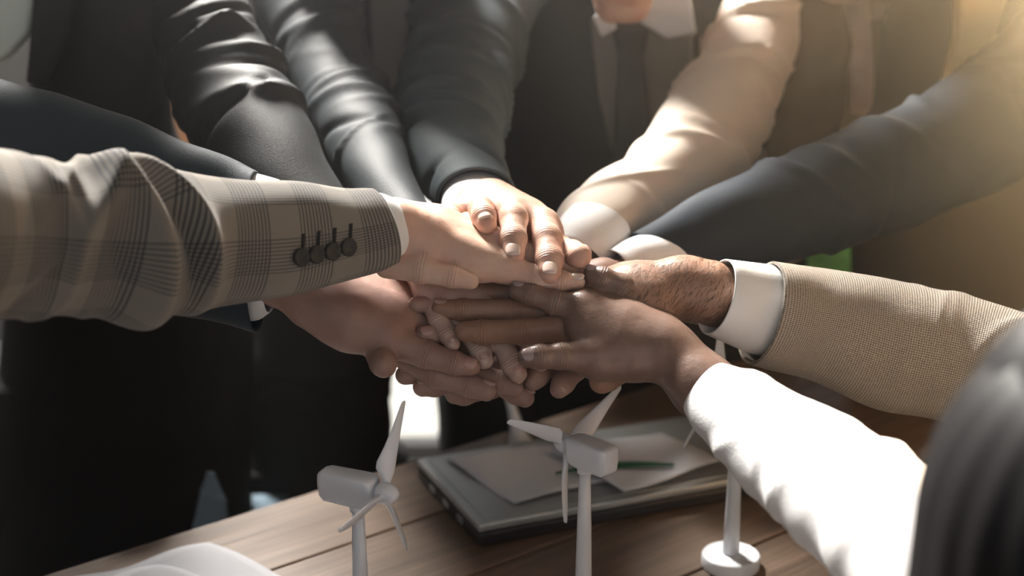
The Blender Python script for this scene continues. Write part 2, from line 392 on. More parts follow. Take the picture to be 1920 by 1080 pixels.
def surface_nets(F, org, h):
    s = F < 0
    nx, ny, nz = F.shape
    corners = [(i, j, k) for i in (0, 1) for j in (0, 1) for k in (0, 1)]
    def sl(A, c): return A[c[0]:nx - 1 + c[0], c[1]:ny - 1 + c[1], c[2]:nz - 1 + c[2]]
    cnt = sum(sl(s, c).astype(np.int8) for c in corners)
    act = (cnt > 0) & (cnt < 8)
    idx = np.argwhere(act); acc = np.zeros((len(idx), 3)); num = np.zeros(len(idx))
    vals = {c: F[idx[:, 0] + c[0], idx[:, 1] + c[1], idx[:, 2] + c[2]] for c in corners}
    for a in corners:
        for ax in range(3):
            if a[ax] == 0:
                b = list(a); b[ax] = 1; b = tuple(b)
                va, vb = vals[a], vals[b]; cr = (va < 0) != (vb < 0)
                t = np.where(cr, va / np.where(cr, va - vb, 1), 0)
                p = np.array(a, float)[None] + 0 * idx; p[:, ax] += t
                acc += p * cr[:, None]; num += cr
    V = org + (idx + acc / num[:, None]) * h
    ids = -np.ones(act.shape, dtype=np.int64); ids[tuple(idx.T)] = np.arange(len(idx))
    faces = []
    for ax in range(3):
        u, v = (ax + 1) % 3, (ax + 2) % 3
        A = s; sh = [slice(1, -1)] * 3; sh[ax] = slice(0, -1); sh2 = [slice(1, -1)] * 3; sh2[ax] = slice(1, None)
        a0 = A[tuple(sh)]; a1 = A[tuple(sh2)]
        e = np.argwhere(a0 != a1)
        if not len(e): continue
        flip = a0[tuple(e.T)]
        base = e.copy(); base[:, u] += 1; base[:, v] += 1
        def g(du, dv):
            q = base.copy(); q[:, u] += du; q[:, v] += dv; return ids[tuple(q.T)]
        q = np.stack([g(-1, -1), g(0, -1), g(0, 0), g(-1, 0)], 1)
        q[~flip] = q[~flip][:, ::-1]
        faces.append(q)
    faces = np.vstack(faces)
    faces = faces[(faces >= 0).all(1)]
    return V, faces

def eval_field(groups, h, bbox):
    """groups: list of (list of prims, k_inside, k_to_base); the first group is the base"""
    lo, hi = bbox
    n = np.ceil((hi - lo) / h).astype(int) + 1
    ax = [lo[i] + h * np.arange(n[i]) for i in range(3)]
    big = 0.05
    def prim_into(Ft, prim, k, pad):
        kind, args = prim
        if kind == 'c': a, b, ra, rb = args; pl = np.minimum(a - ra, b - rb); ph = np.maximum(a + ra, b + rb)
        else: c_, r_ = args[0], args[1]; m_ = max(r_); pl = c_ - m_; ph = c_ + m_
        i0 = np.maximum(0, np.floor((pl - pad - lo) / h).astype(int)); i1 = np.minimum(n, np.ceil((ph + pad - lo) / h).astype(int) + 1)
        if (i1 <= i0).any(): return
        s = tuple(slice(i0[i], i1[i]) for i in range(3))
        X = np.stack(np.meshgrid(ax[0][s[0]], ax[1][s[1]], ax[2][s[2]], indexing='ij'), -1)
        d = capsule(X, *args) if kind == 'c' else ellipsoid(X, *args)
        Ft[s] = smin(Ft[s], d, k)
    base = np.full(n, big)
    prims, k, _ = groups[0]
    for p in prims: prim_into(base, p, k, 0.016)
    out = base.copy()
    for prims, k, kb in groups[1:]:
        f = np.full(n, big)
        for p in prims: prim_into(f, p, k, 0.014)
        f = smin(f, base, kb)
        out = smin(out, f, 0.0012)
    return out, lo

def nail_mesh(c, d, nrm, w, l, r, m, parent):
    d = d - nrm * (d @ nrm); d /= np.linalg.norm(d); s = np.cross(d, nrm); s /= np.linalg.norm(s)
    n = 9; V = []; F = []
    for i in range(n):
        for j in range(n):
            u = -1 + 2 * i / (n - 1); v = -1 + 2 * j / (n - 1)
            # squircle mapping keeps the corners round
            uu = u * math.sqrt(1 - 0.36 * v * v); vv = v * math.sqrt(1 - 0.36 * u * u)
            x = uu * w / 2; y = vv * l / 2
            z = math.sqrt(max(r * r - x * x, (0.2 * r) ** 2)) - r - (y / l) ** 2 * 0.0008 + 0.0009 * (1 - max(abs(u), abs(v)) ** 8)
            V.append(c + s * x + d * y + nrm * z)
    k = len(V)
    for i in range(n):
        for j in range(n): V.append(V[i * n + j] - nrm * 0.0011)
    for i in range(n - 1):
        for j in range(n - 1):
            a = i * n + j; F.append((a, a + 1, a + n + 1, a + n)); F.append((k + a, k + a + n, k + a + n + 1, k + a + 1))
    ring = [i for i in range(n)] + [i * n + n - 1 for i in range(1, n)] + [(n - 1) * n + j for j in range(n - 2, -1, -1)] + [i * n for i in range(n - 2, 0, -1)]
    for q in range(len(ring)):
        a, b = ring[q], ring[(q + 1) % len(ring)]; F.append((a, k + a, k + b, b))
    return link_mesh('fingernail', V, F, m, parent)

def hand(parent, m, nail_m, palm, fingers, extra=(), h=0.0014, kp=0.011, kf=0.008, name='hand'):
    """palm: capsules ((x,y,d,r),(x,y,d,r)); finger: dict(j=[(x,y,d,r)...] knuckle..tip, nail=(nx,ny,nz) or None)"""
    S = 1e-3
    base = [('c', (Hp(*a[:3]), Hp(*b[:3]), a[3] * S, b[3] * S)) for a, b in palm]
    groups = [(base, kp, 0)]
    joints = []
    for f in fingers:
        J = [Hp(*q[:3]) for q in f['j']]; R = [q[3] * S for q in f['j']]
        pr = [('c', (J[i], J[i + 1], R[i], R[i + 1])) for i in range(len(J) - 1)]
        # slightly swollen middle and end joints, fleshy pad
        for i in range(1, len(J) - 1): pr.append(('c', (J[i], J[i] + 1e-5, R[i] * 1.05, R[i] * 1.05)))
        groups.append((pr, 0.0025, f.get('k', kf)))
        for i in range(1, len(J) - 1):
            t = J[i + 1] - J[i - 1]; joints.append((J[i], t / np.linalg.norm(t), R[i]))
    allp = [p for g in groups for p in g[0]]
    lo = np.min([np.minimum(p[1][0] - p[1][2], p[1][1] - p[1][3]) for p in allp], axis=0) - 0.006
    hi = np.max([np.maximum(p[1][0] + p[1][2], p[1][1] + p[1][3]) for p in allp], axis=0) + 0.006
    Fd, lo = eval_field(groups, h, (lo, hi))
    V, Q = surface_nets(Fd, lo, h)
    # one light relaxing pass
    nb = np.zeros_like(V); ct = np.zeros(len(V))
    for a, b in ((0, 1), (1, 2), (2, 3), (3, 0)):
        for p, q in ((a, b), (b, a)):
            np.add.at(nb, Q[:, p], V[Q[:, q]]); np.add.at(ct, Q[:, p], 1)
    V = V * 0.55 + nb / ct[:, None] * 0.45
    col = np.zeros((len(V), 4)); col[:, 3] = 1
    for jp, t, r in joints:
        dv = V - jp; al = dv @ t; dd = np.linalg.norm(dv, axis=1)
        mk = np.exp(-(al / 0.0042) ** 2) * (dd < r * 1.6)
        up = mk > col[:, 1]
        col[up, 1] = mk[up]; col[up, 0] = (al[up]) * 100.0
    o = link_mesh(name, V, Q, m, parent, True, None, col)
    for f in fingers:
        if not f.get('nail'): continue
        J = [Hp(*q[:3]) for q in f['j']]; R = [q[3] * S for q in f['j']]
        a, b, ra, rb = J[-2], J[-1], R[-2], R[-1]
        d = b - a; L = np.linalg.norm(d); d /= L
        nr = cdir(f['nail']); nr = nr - d * (nr @ d); nr /= np.linalg.norm(nr)
        nw = f.get('nw', rb * 1.5 / S) * S; nl = f.get('nl', rb * 1.7 / S) * S
        along = f.get('na', 0.25) * rb
        c = b + d * (along - nl * 0.15); rc = rb + (ra - rb) * 0.15
        c = c + nr * (rc * 1.0 - 0.0001)
        nail_mesh(c, d, nr, nw, nl, rc * 1.02, nail_m, o)
    return o

# scattering volume added to lift the blacks and imitate lens veiling
bm = bmesh.new(); box(bm, (0.45, 2.0, 1.5), (4.2, 2.2, 2.9))
hz_m = bpy.data.materials.new('veil_haze'); hz_m.use_nodes = True; nt_ = hz_m.node_tree; nt_.nodes.clear()
vs_ = nt_.nodes.new('ShaderNodeVolumeScatter'); vs_.inputs['Density'].default_value = 0.04; vs_.inputs['Anisotropy'].default_value = 0.7
out_ = nt_.nodes.new('ShaderNodeOutputMaterial'); nt_.links.new(vs_.outputs[0], out_.inputs['Volume'])
hz_o = from_bm('haze', bm, hz_m); hz_o['kind'] = 'stuff'; hz_o['label'] = 'thin haze volume added around the group to imitate warm lens veiling'; hz_o['category'] = 'haze'

# ================================================================== the room
def slab(name, c, s, m, bev=0.0):
    bm = bmesh.new(); box(bm, c, s)
    if bev: bevel(bm, bev)
    return struct(from_bm(name, bm, m))
floor = slab('floor', (0.3, 0.6, -0.03), (7.0, 5.2, 0.06), M['floorwood'])
for i in range(14):
    bm = bmesh.new(); box(bm, (-3.0 + i * 0.5, 0.6, 0.004), (0.494, 5.2, 0.012)); bevel(bm, 0.002, 1)
    from_bm('floorboard', bm, M['floorwood'], floor)
slab('wall_left', (-3.2, 0.6, 1.5), (0.1, 5.3, 3.2), M['wall'])
slab('wall_right', (3.8, 0.6, 1.5), (0.1, 5.3, 3.2), M['wall'])
slab('ceiling', (0.3, 0.6, 3.15), (7.0, 5.2, 0.1), M['ceil'])
WY = 3.25
def wx(px, y=WY): return (px - 960) / FPX * (y * math.cos(PITCH) + 1.0 * math.sin(PITCH))
win = [(wx(150), wx(560)), (wx(600), wx(1000)), (wx(1440), wx(1760))]
xs = [-3.2] + [v for w in win for v in w] + [3.8]
bm = bmesh.new()
for i in range(0, len(xs), 2):
    box(bm, ((xs[i] + xs[i + 1]) / 2, WY, 1.5), (xs[i + 1] - xs[i], 0.12, 3.2))
for a, b in win: box(bm, ((a + b) / 2, WY, 2.7), (b - a, 0.12, 0.8))
struct(from_bm('wall_back', bm, M['wall']))
for k, (a, b) in enumerate(win):
    bm = bmesh.new(); w = 0.035
    for x in (a + w / 2, b - w / 2): box(bm, (x, WY, 1.15), (w, 0.07, 2.3))
    for z in (0.03, 2.28, 1.5): box(bm, ((a + b) / 2, WY, z), (b - a - 2 * w, 0.06, 0.045))
    f = struct(from_bm('window_%d' % (k + 1), bm, M['frame']))
    bm = bmesh.new(); box(bm, ((a + b) / 2, WY, 1.15), (b - a - 0.07, 0.006, 2.2)); from_bm('pane', bm, M['glass'], f)
# outside: paving slabs in the sun
pv = slab('trim_1', (0, 7.6, -0.06), (12, 8.4, 0.04), M['pave'])
pv.name = 'outdoor_paving'
for i in range(-4, 5):
    for j in range(6):
        bm = bmesh.new(); box(bm, (i * 1.0, 3.85 + j * 1.0, -0.02), (0.985, 0.985, 0.05)); from_bm('paving_stone', bm, M['pave'], pv)
def bush(x, y, z, r, label, seed):
    t = thing('shrub', label, 'shrub', (x, y, z), 'shrubs outside the right window')
    rnd = random.Random(seed); V = []; F = []
    for _ in range(900):
        d = Vector((rnd.gauss(0, 1), rnd.gauss(0, 1), rnd.gauss(0, 1))).normalized() * r * rnd.uniform(0.6, 1.0)
        c = Vector((x, y, z + r * 1.1)) + Vector((d.x, d.y, d.z * 1.2)); u = Vector((rnd.gauss(0, 1), rnd.gauss(0, 1), rnd.gauss(0, 1))).normalized(); v = u.orthogonal().normalized()
        s = 0.05 * rnd.uniform(0.7, 1.3); k = len(V)
        V += [c - u * s, c + v * s * 0.5 + Vector((0, 0, 0.008)), c + u * s, c - v * s * 0.5]; F += [(k, k + 1, k + 2), (k, k + 2, k + 3)]
    o = link_mesh('foliage', V, F, M['leaf'], t, False); o['kind'] = 'stuff'
    bm = bmesh.new(); bmesh.ops.create_cone(bm, cap_ends=True, segments=8, radius1=0.04, radius2=0.02, depth=r * 1.6, matrix=Matrix.Translation((x, y, z + r * 0.8)))
    from_bm('stem', bm, M['stem'], t)
for i, (px, zz, r) in enumerate([(1440, 0.0, 0.20), (1550, 0.0, 0.22), (1665, 0.0, 0.2)]):
    bush(wx(px, 4.0), 4.0, zz, r, 'bright green leafy shrub seen blurred through the gap above the beige sleeve, %s' % ['left one', 'middle one', 'right one'][i], i)
# terracotta planter outside the left window
t = thing('planter', 'orange terracotta planter glowing beyond the gap beside the charcoal sleeve', 'planter', (wx(352, 4.1), 4.1, 0.0))
bm = bmesh.new(); prof = [(0.16, 0.0), (0.21, 0.5), (0.23, 1.0), (0.26, 1.0), (0.26, 1.1), (0.22, 1.1), (0.2, 0.6), (0.0, 0.55)]
prev = None; cx, cy = wx(352, 4.1), 4.1
for r, z in prof:
    ring = [bm.verts.new((cx + r * math.cos(a * math.pi / 16), cy + r * math.sin(a * math.pi / 16), z)) for a in range(32)]
    if prev:
        for k in range(32): bm.faces.new((prev[k], prev[(k + 1) % 32], ring[(k + 1) % 32], ring[k]))
    prev = ring
from_bm('pot', bm, M['terracotta'], t, True)
# wooden cabinet against the back
cx = wx(935, 2.75)
t = thing('wooden_cabinet', 'tan wooden cabinet standing behind the laptop between two dark figures', 'cabinet', (cx, 2.75, 0.0))
bm = bmesh.new(); box(bm, (cx, 2.75, 0.45), (0.16, 0.3, 0.9)); bevel(bm, 0.006); from_bm('body', bm, M['woodpanel'], t)
bm = bmesh.new(); box(bm, (cx, 2.595, 0.45), (0.14, 0.015, 0.84)); bevel(bm, 0.003); dr = from_bm('door', bm, M['woodpanel'], t)
bm = bmesh.new(); box(bm, (cx + 0.05, 2.582, 0.5), (0.01, 0.02, 0.09)); bevel(bm, 0.002); from_bm('handle', bm, M['silver'], dr)

# ================================================================== table
TZ = 0.75
ta = math.radians(40); tdir = np.array([math.cos(ta), math.sin(ta), 0]); ndir = np.array([math.sin(ta), -math.cos(ta), 0])
e0 = np.array([-0.30, 1.31, 0.0])
RT = Matrix.Rotation(ta, 3, 'Z')
tab = thing('wooden_table', 'weathered brown plank table under the pile of hands', 'table', tuple(e0 + tdir * 0.1 + ndir * 0.4))
for k in range(7):
    w = 0.128
    c = e0 + tdir * 0.05 + ndir * (w * (k + 0.5)) + np.array([0, 0, TZ - 0.0175])
    L = 1.6
    bm = bmesh.new(); box(bm, (0, 0, 0), (L, w - 0.003, 0.035)); bevel(bm, 0.002)
    o = from_bm('plank', bm, M['wood'], None)
    o.location = tuple(c); o.rotation_euler = (0, 0, ta); o.parent = tab; o.matrix_parent_inverse = tab.matrix_world.inverted()
for s in (0, 1):
    for q in (0, 1):
        c = e0 + tdir * (-0.67 + 1.44 * s) + ndir * (0.07 + 0.76 * q) + np.array([0, 0, 0.3575])
        bm = bmesh.new(); box(bm, c, (0.07, 0.07, 0.715), RT); bevel(bm, 0.004); from_bm('leg', bm, M['wood'], tab)
for s in (0, 1):
    c = e0 + tdir * (0.05) + ndir * (0.06 + 0.78 * s) + np.array([0, 0, TZ - 0.075])
    bm = bmesh.new(); box(bm, c, (1.4, 0.025, 0.08), RT); bevel(bm, 0.002); from_bm('apron', bm, M['wood'], tab)

# ---- laptop
LZ = TZ + 0.024
A_ = onz(898, 985, LZ); B_ = onz(765, 862, LZ); C_ = onz(1362, 900, LZ)
ux = C_ - A_; ux[2] = 0; ux /= np.linalg.norm(ux); uy = np.array([-ux[1], ux[0], 0]); ln = 0.335; wd = np.linalg.norm((B_ - A_)[:2])
ang = math.atan2(ux[1], ux[0]); RL = Matrix.Rotation(ang, 3, 'Z')
cc = A_ + ux * ln / 2 + uy * wd / 2
lap = thing('laptop', 'closed dark laptop with pale silver rim lying under loose papers on the table', 'laptop', (cc[0], cc[1], TZ))
bm = bmesh.new(); box(bm, (cc[0], cc[1], TZ + 0.008), (ln, wd, 0.014), RL); bevel(bm, 0.003); from_bm('base', bm, M['laptop'], lap)
bm = bmesh.new(); box(bm, (cc[0], cc[1], TZ + 0.0195), (ln, wd, 0.008), RL); bevel(bm, 0.002); lid = from_bm('lid', bm, M['silver'], lap)
bm = bmesh.new(); box(bm, (cc[0], cc[1], TZ + 0.0238), (ln - 0.02, wd - 0.02, 0.001), RL); from_bm('lid_panel', bm, M['silver'], lid)
for k in range(3):
    c = A_ + uy * (0.05 + 0.04 * k) - ux * 0.0; bm = bmesh.new(); box(bm, (c[0], c[1], TZ + 0.009), (0.003, 0.014, 0.006), RL); from_bm('port', bm, M['silver'], lap)
bm = bmesh.new(); c = A_ + uy * (wd) + ux * ln / 2; box(bm, (c[0], c[1], TZ + 0.012), (ln * 0.7, 0.012, 0.012), RL); bevel(bm, 0.003); from_bm('hinge', bm, M['laptop'], lap)

def sheet(name, corners, m, n=14, curl=0.004, seed=0, label=None, cat='paper', group=None, th=0.0006):
    """a loose paper sheet lying at its real place; corners in metres"""
    rnd = np.random.RandomState(seed); f = rnd.uniform(3, 8, 4)
    V = []; c = [np.array(q, float) for q in corners]
    for i in range(n + 1):
        for j in range(n + 1):
            u, v = i / n, j / n
            p = c[0] * (1 - u) * (1 - v) + c[1] * u * (1 - v) + c[2] * u * v + c[3] * (1 - u) * v
            p = p + np.array([0, 0, curl * (0.5 + 0.5 * math.sin(f[0] * u + f[1] * v)) ])
            V.append(p)
    k = len(V); V += [p - np.array([0, 0, th]) for p in V]; F = []
    for i in range(n):
        for j in range(n):
            a = i * (n + 1) + j; F.append((a, a + n + 1, a + n + 2, a + 1)); F.append((k + a, k + a + 1, k + a + n + 2, k + a + n + 1))
    ring = [j for j in range(n + 1)] + [i * (n + 1) + n for i in range(1, n + 1)] + [n * (n + 1) + j for j in range(n - 1, -1, -1)] + [i * (n + 1) for i in range(n - 1, 0, -1)]
    for q in range(len(ring)): F.append((ring[q], ring[(q + 1) % len(ring)], k + ring[(q + 1) % len(ring)], k + ring[q]))
    o = link_mesh(name, V, F, m, None, True)
    o['label'] = label; o['category'] = cat
    if group: o['group'] = group
    return o
z1 = LZ + 0.001
s1 = sheet('paper_sheet', [onz(835, 862, z1), onz(1110, 822, z1), onz(1230, 880, z1), onz(965, 948, z1)], M['paper'], seed=1, label='loose white sheet lying on the left part of the laptop', group='papers on the laptop')
z2 = LZ + 0.0065
s2 = sheet('paper_sheet', [onz(1030, 845, z2), onz(1240, 812, z2), onz(1350, 868, z2), onz(1170, 925, z2)], M['paper'], seed=2, label='white sheet with a dark green printed curve lying on the right part of the laptop', group='papers on the laptop')
pts = [onz(1010 + 260 * t, 893 - 22 * t - 10 * math.sin(t * 3.1), z2 + 0.0052) for t in np.linspace(0.12, 0.98, 14)]
V = []; F = []
for i, p in enumerate(pts):
    w = 0.006 * math.sin(math.pi * (i + 0.5) / 14) + 0.0015
    for q in (-w, w): V.append(p + np.array([0, q, 0])); 
    for q in (-w, w): V.append(p + np.array([0, q, -0.0008]))
for i in range(13):
    a = 4 * i; b = a + 4; F += [(a, a + 1, b + 1, b), (a + 2, b + 2, b + 3, a + 3), (a, b, b + 2, a + 2), (a + 1, a + 3, b + 3, b + 1)]
s2.location = (0, 0, 0); link_mesh('printed_curve', V, F, M['green_ink'], s2)
z3 = TZ + 0.001
sheet('paper_sheet', [onz(392, 1022, z3 + 0.010), onz(545, 1092, z3), onz(500, 1290, z3), onz(130, 1092, z3)], M['paper_dimmed'], seed=5, curl=0.006, label='white paper sheet with a lifted corner at the near left end of the table', cat='paper', group='papers on the table')
sheet('paper_sheet', [onz(300, 1062, z3 + 0.018), onz(470, 1110, z3 + 0.012), onz(440, 1330, z3 + 0.008), onz(90, 1110, z3 + 0.008)], M['paper_dimmed'], seed=8, curl=0.004, label='topmost white sheet lying over the one with the lifted corner', cat='paper', group='papers on the table')

# ---- model wind turbines
def lathe(bm, prof, cx, cy, seg=32):
    prev = None
    for r, z in prof:
        ring = [bm.verts.new((cx + r * math.cos(2 * math.pi * a / seg), cy + r * math.sin(2 * math.pi * a / seg), z)) for a in range(seg)]
        if prev:
            for k in range(seg): bm.faces.new((prev[k], prev[(k + 1) % seg], ring[(k + 1) % seg], ring[k]))
        else: bm.faces.new(ring[::-1])
        prev = ring
    bm.faces.new(prev)
def turbine(x, y, axis_deg, rot_deg, label, tower=0.152, L=0.073):
    t = thing('model_wind_turbine', label, 'model turbine', (x, y, TZ), 'white model wind turbines on the table')
    bm = bmesh.new(); lathe(bm, [(0.027, TZ), (0.0275, TZ + 0.002), (0.0275, TZ + 0.011), (0.026, TZ + 0.013), (0.0255, TZ + 0.0128), (0.010, TZ + 0.0135)], x, y, 40); from_bm('base', bm, M['turbine'], t, True)
    top = TZ + tower
    bm = bmesh.new(); lathe(bm, [(0.0078, TZ + 0.012), (0.0070, TZ + 0.05), (0.0060, TZ + 0.1), (0.0047, top)], x, y); tw = from_bm('tower', bm, M['turbine'], t, True)
    bm = bmesh.new(); lathe(bm, [(0.0064, top - 0.004), (0.0066, top - 0.003), (0.0066, top + 0.003), (0.006, top + 0.004)], x, y); from_bm('collar', bm, M['turbine'], tw, True)
    ad = math.radians(axis_deg); a = Vector((math.cos(ad), math.sin(ad), 0)); s = Vector((-a.y, a.x, 0)); u = Vector((0, 0, 1))
    hz = top + 0.0145
    c0 = Vector((x, y, hz))
    # nacelle: tapered rounded hull built from cross-sections along the axis
    secs = [(-0.0315, 0.0068, 0.0075, 0.002), (-0.030, 0.0095, 0.0105, 0.001), (-0.026, 0.0112, 0.0125, 0.0), (0.0, 0.0112, 0.0132, -0.001), (0.010, 0.0108, 0.0128, -0.001), (0.0145, 0.0098, 0.0112, -0.0005), (0.0158, 0.008, 0.009, 0)]
    bm = bmesh.new(); prev = None
    for (q, wy, wz, oz) in secs:
        ring = []
        for k in range(40):
            th = 2 * math.pi * k / 40; cx_, sz_ = math.cos(th), math.sin(th)
            e = 0.34
            X = math.copysign(abs(cx_) ** e, cx_) * wy; Z = math.copysign(abs(sz_) ** e, sz_) * wz
            if Z < 0: X *= 0.84
            ring.append(bm.verts.new(c0 + a * q + s * X + u * (Z + oz)))
        if prev:
            for k in range(40): bm.faces.new((prev[k], prev[(k + 1) % 40], ring[(k + 1) % 40], ring[k]))
        else: bm.faces.new(ring[::-1])
        prev = ring
    bm.faces.new(prev); from_bm('nacelle', bm, M['turbine'], t, True)
    # hub: shaft neck and rounded nose
    bm = bmesh.new(); prev = None
    for q, r in [(0.0155, 0.0055), (0.018, 0.0055), (0.0182, 0.0072), (0.020, 0.0082), (0.025, 0.0085), (0.029, 0.0078), (0.0325, 0.006), (0.0348, 0.0035), (0.0356, 0.0008)]:
        ring = [bm.verts.new(c0 + a * q + (s * math.cos(2 * math.pi * k / 28) + u * math.sin(2 * math.pi * k / 28)) * r) for k in range(28)]
        if prev:
            for k in range(28): bm.faces.new((prev[k], prev[(k + 1) % 28], ring[(k + 1) % 28], ring[k]))
        else: bm.faces.new(ring[::-1])
        prev = ring
    bm.faces.new(prev); hub = from_bm('hub', bm, M['turbine'], t, True)
    hc = c0 + a * 0.0235
    h = Vector((-a.y, a.x, 0)); h = h if h.y > 0 else -h          # in-plane horizontal, pointing away
    for b in range(3):
        th = math.radians(rot_deg + 120 * b); r_ = u * math.cos(th) + h * math.sin(th); c_ = a.cross(r_).normalized()
        bm = bmesh.new(); prev = None
        for q, ch, tk, tw_ in [(0.005, 0.0030, 0.0028, 0.9), (0.010, 0.0034, 0.0028, 0.9), (0.017, 0.0078, 0.0025, 0.75), (0.022, 0.0084, 0.0022, 0.65), (0.035, 0.0066, 0.0018, 0.5), (0.050, 0.0048, 0.0014, 0.35), (0.064, 0.0033, 0.0011, 0.25), (0.071, 0.0024, 0.0009, 0.2), (L, 0.0010, 0.0005, 0.2)]:
            ca = c_ * math.cos(tw_) - a * math.sin(tw_); na = r_.cross(ca)
            off = ca * (ch - 0.003) * 0.7
            ring = [bm.verts.new(hc + r_ * q + off + ca * ch * math.cos(2 * math.pi * k / 20) + na * tk * math.sin(2 * math.pi * k / 20)) for k in range(20)]
            if prev:
                for k in range(20): bm.faces.new((prev[k], prev[(k + 1) % 20], ring[(k + 1) % 20], ring[k]))
            else: bm.faces.new(ring[::-1])
            prev = ring
        bm.faces.new(prev); bmesh.ops.recalc_face_normals(bm, faces=bm.faces); from_bm('blade', bm, M['turbine'], t, True)
def at_h(px, py, z):
    p = onz(px, py, z); return float(p[0]), float(p[1])
T1 = at_h(671, 948, TZ + 0.152); turbine(T1[0], T1[1], -22, 30, 'white model wind turbine with nose turned right, below the left fingertips')
T2 = at_h(1097, 878, TZ + 0.152); turbine(T2[0], T2[1], 130, 60, 'white model wind turbine seen from behind, blades up under the dark hand')
T3 = at_h(1370, 1050, TZ + 0.006); turbine(T3[0], T3[1], 150, 8, 'blurred white model wind turbine standing furthest right, behind the white sleeve')
# white post behind the laptop
pp = onz(976, 838, TZ); t = thing('white_post', 'short blurred white tapering post standing behind the laptop', 'ornament', (pp[0], pp[1], TZ))
bm = bmesh.new(); prev = None
for r, z, sx in [(0.013, 0, 0), (0.014, 0.006, 0), (0.009, 0.02, -0.003), (0.006, 0.045, -0.009), (0.0035, 0.075, -0.018), (0.001, 0.092, -0.024)]:
    ring = [bm.verts.new((pp[0] + sx + r * math.cos(a * math.pi / 12), pp[1] + r * math.sin(a * math.pi / 12), TZ + z)) for a in range(24)]
    if prev:
        for k in range(24): bm.faces.new((prev[k], prev[(k + 1) % 24], ring[(k + 1) % 24], ring[k]))
    else: bm.faces.new(ring[::-1])
    prev = ring
bm.faces.new(prev); from_bm('post', bm, M['turbine'], t, True)

# ================================================================== people
G = 'people stacking their hands'
def person(label, loc): return thing('person', label, 'person', loc, G)

# one head shape, reused: crown, brow, nose, lips, jaw, ears, neck
def build_head_mesh():
    n_ = np.array
    base = [('e', (n_([0, .02, .045]), (.074, .092, .082))), ('e', (n_([0, -.02, -.01]), (.062, .070, .080))), ('e', (n_([0, -.035, -.055]), (.046, .050, .045))),
            ('c', (n_([-.012, -.073, -.088]), n_([.012, -.073, -.088]), .018, .018)), ('c', (n_([0, .02, -.05]), n_([0, .045, -.19]), .056, .060)),
            ('c', (n_([-.035, -.072, .022]), n_([.035, -.072, .022]), .012, .012)), ('e', (n_([-.042, -.055, -.02]), (.022, .024, .02))), ('e', (n_([.042, -.055, -.02]), (.022, .024, .02)))]
    nose = [('c', (n_([0, -.084, .012]), n_([0, -.104, -.022]), .007, .011)), ('c', (n_([-.011, -.094, -.027]), n_([.011, -.094, -.027]), .008, .008))]
    lips = [('c', (n_([-.019, -.086, -.054]), n_([.019, -.086, -.054]), .0045, .0045)), ('c', (n_([-.015, -.086, -.063]), n_([.015, -.086, -.063]), .0055, .0055))]
    ears = [('e', (n_([sx * .076, .012, -.002]), (.008, .018, .030))) for sx in (-1, 1)]
    F, lo = eval_field([(base, .02, 0), (nose, .008, .008), (lips, .002, .004), (ears[:1], .004, .005), (ears[1:], .004, .005)], .004, (n_([-.1, -.13, -.26]), n_([.1, .13, .14])))
    V, Q = surface_nets(F, lo, .004)
    return V, Q
HV, HQ = build_head_mesh()
head_me = {}
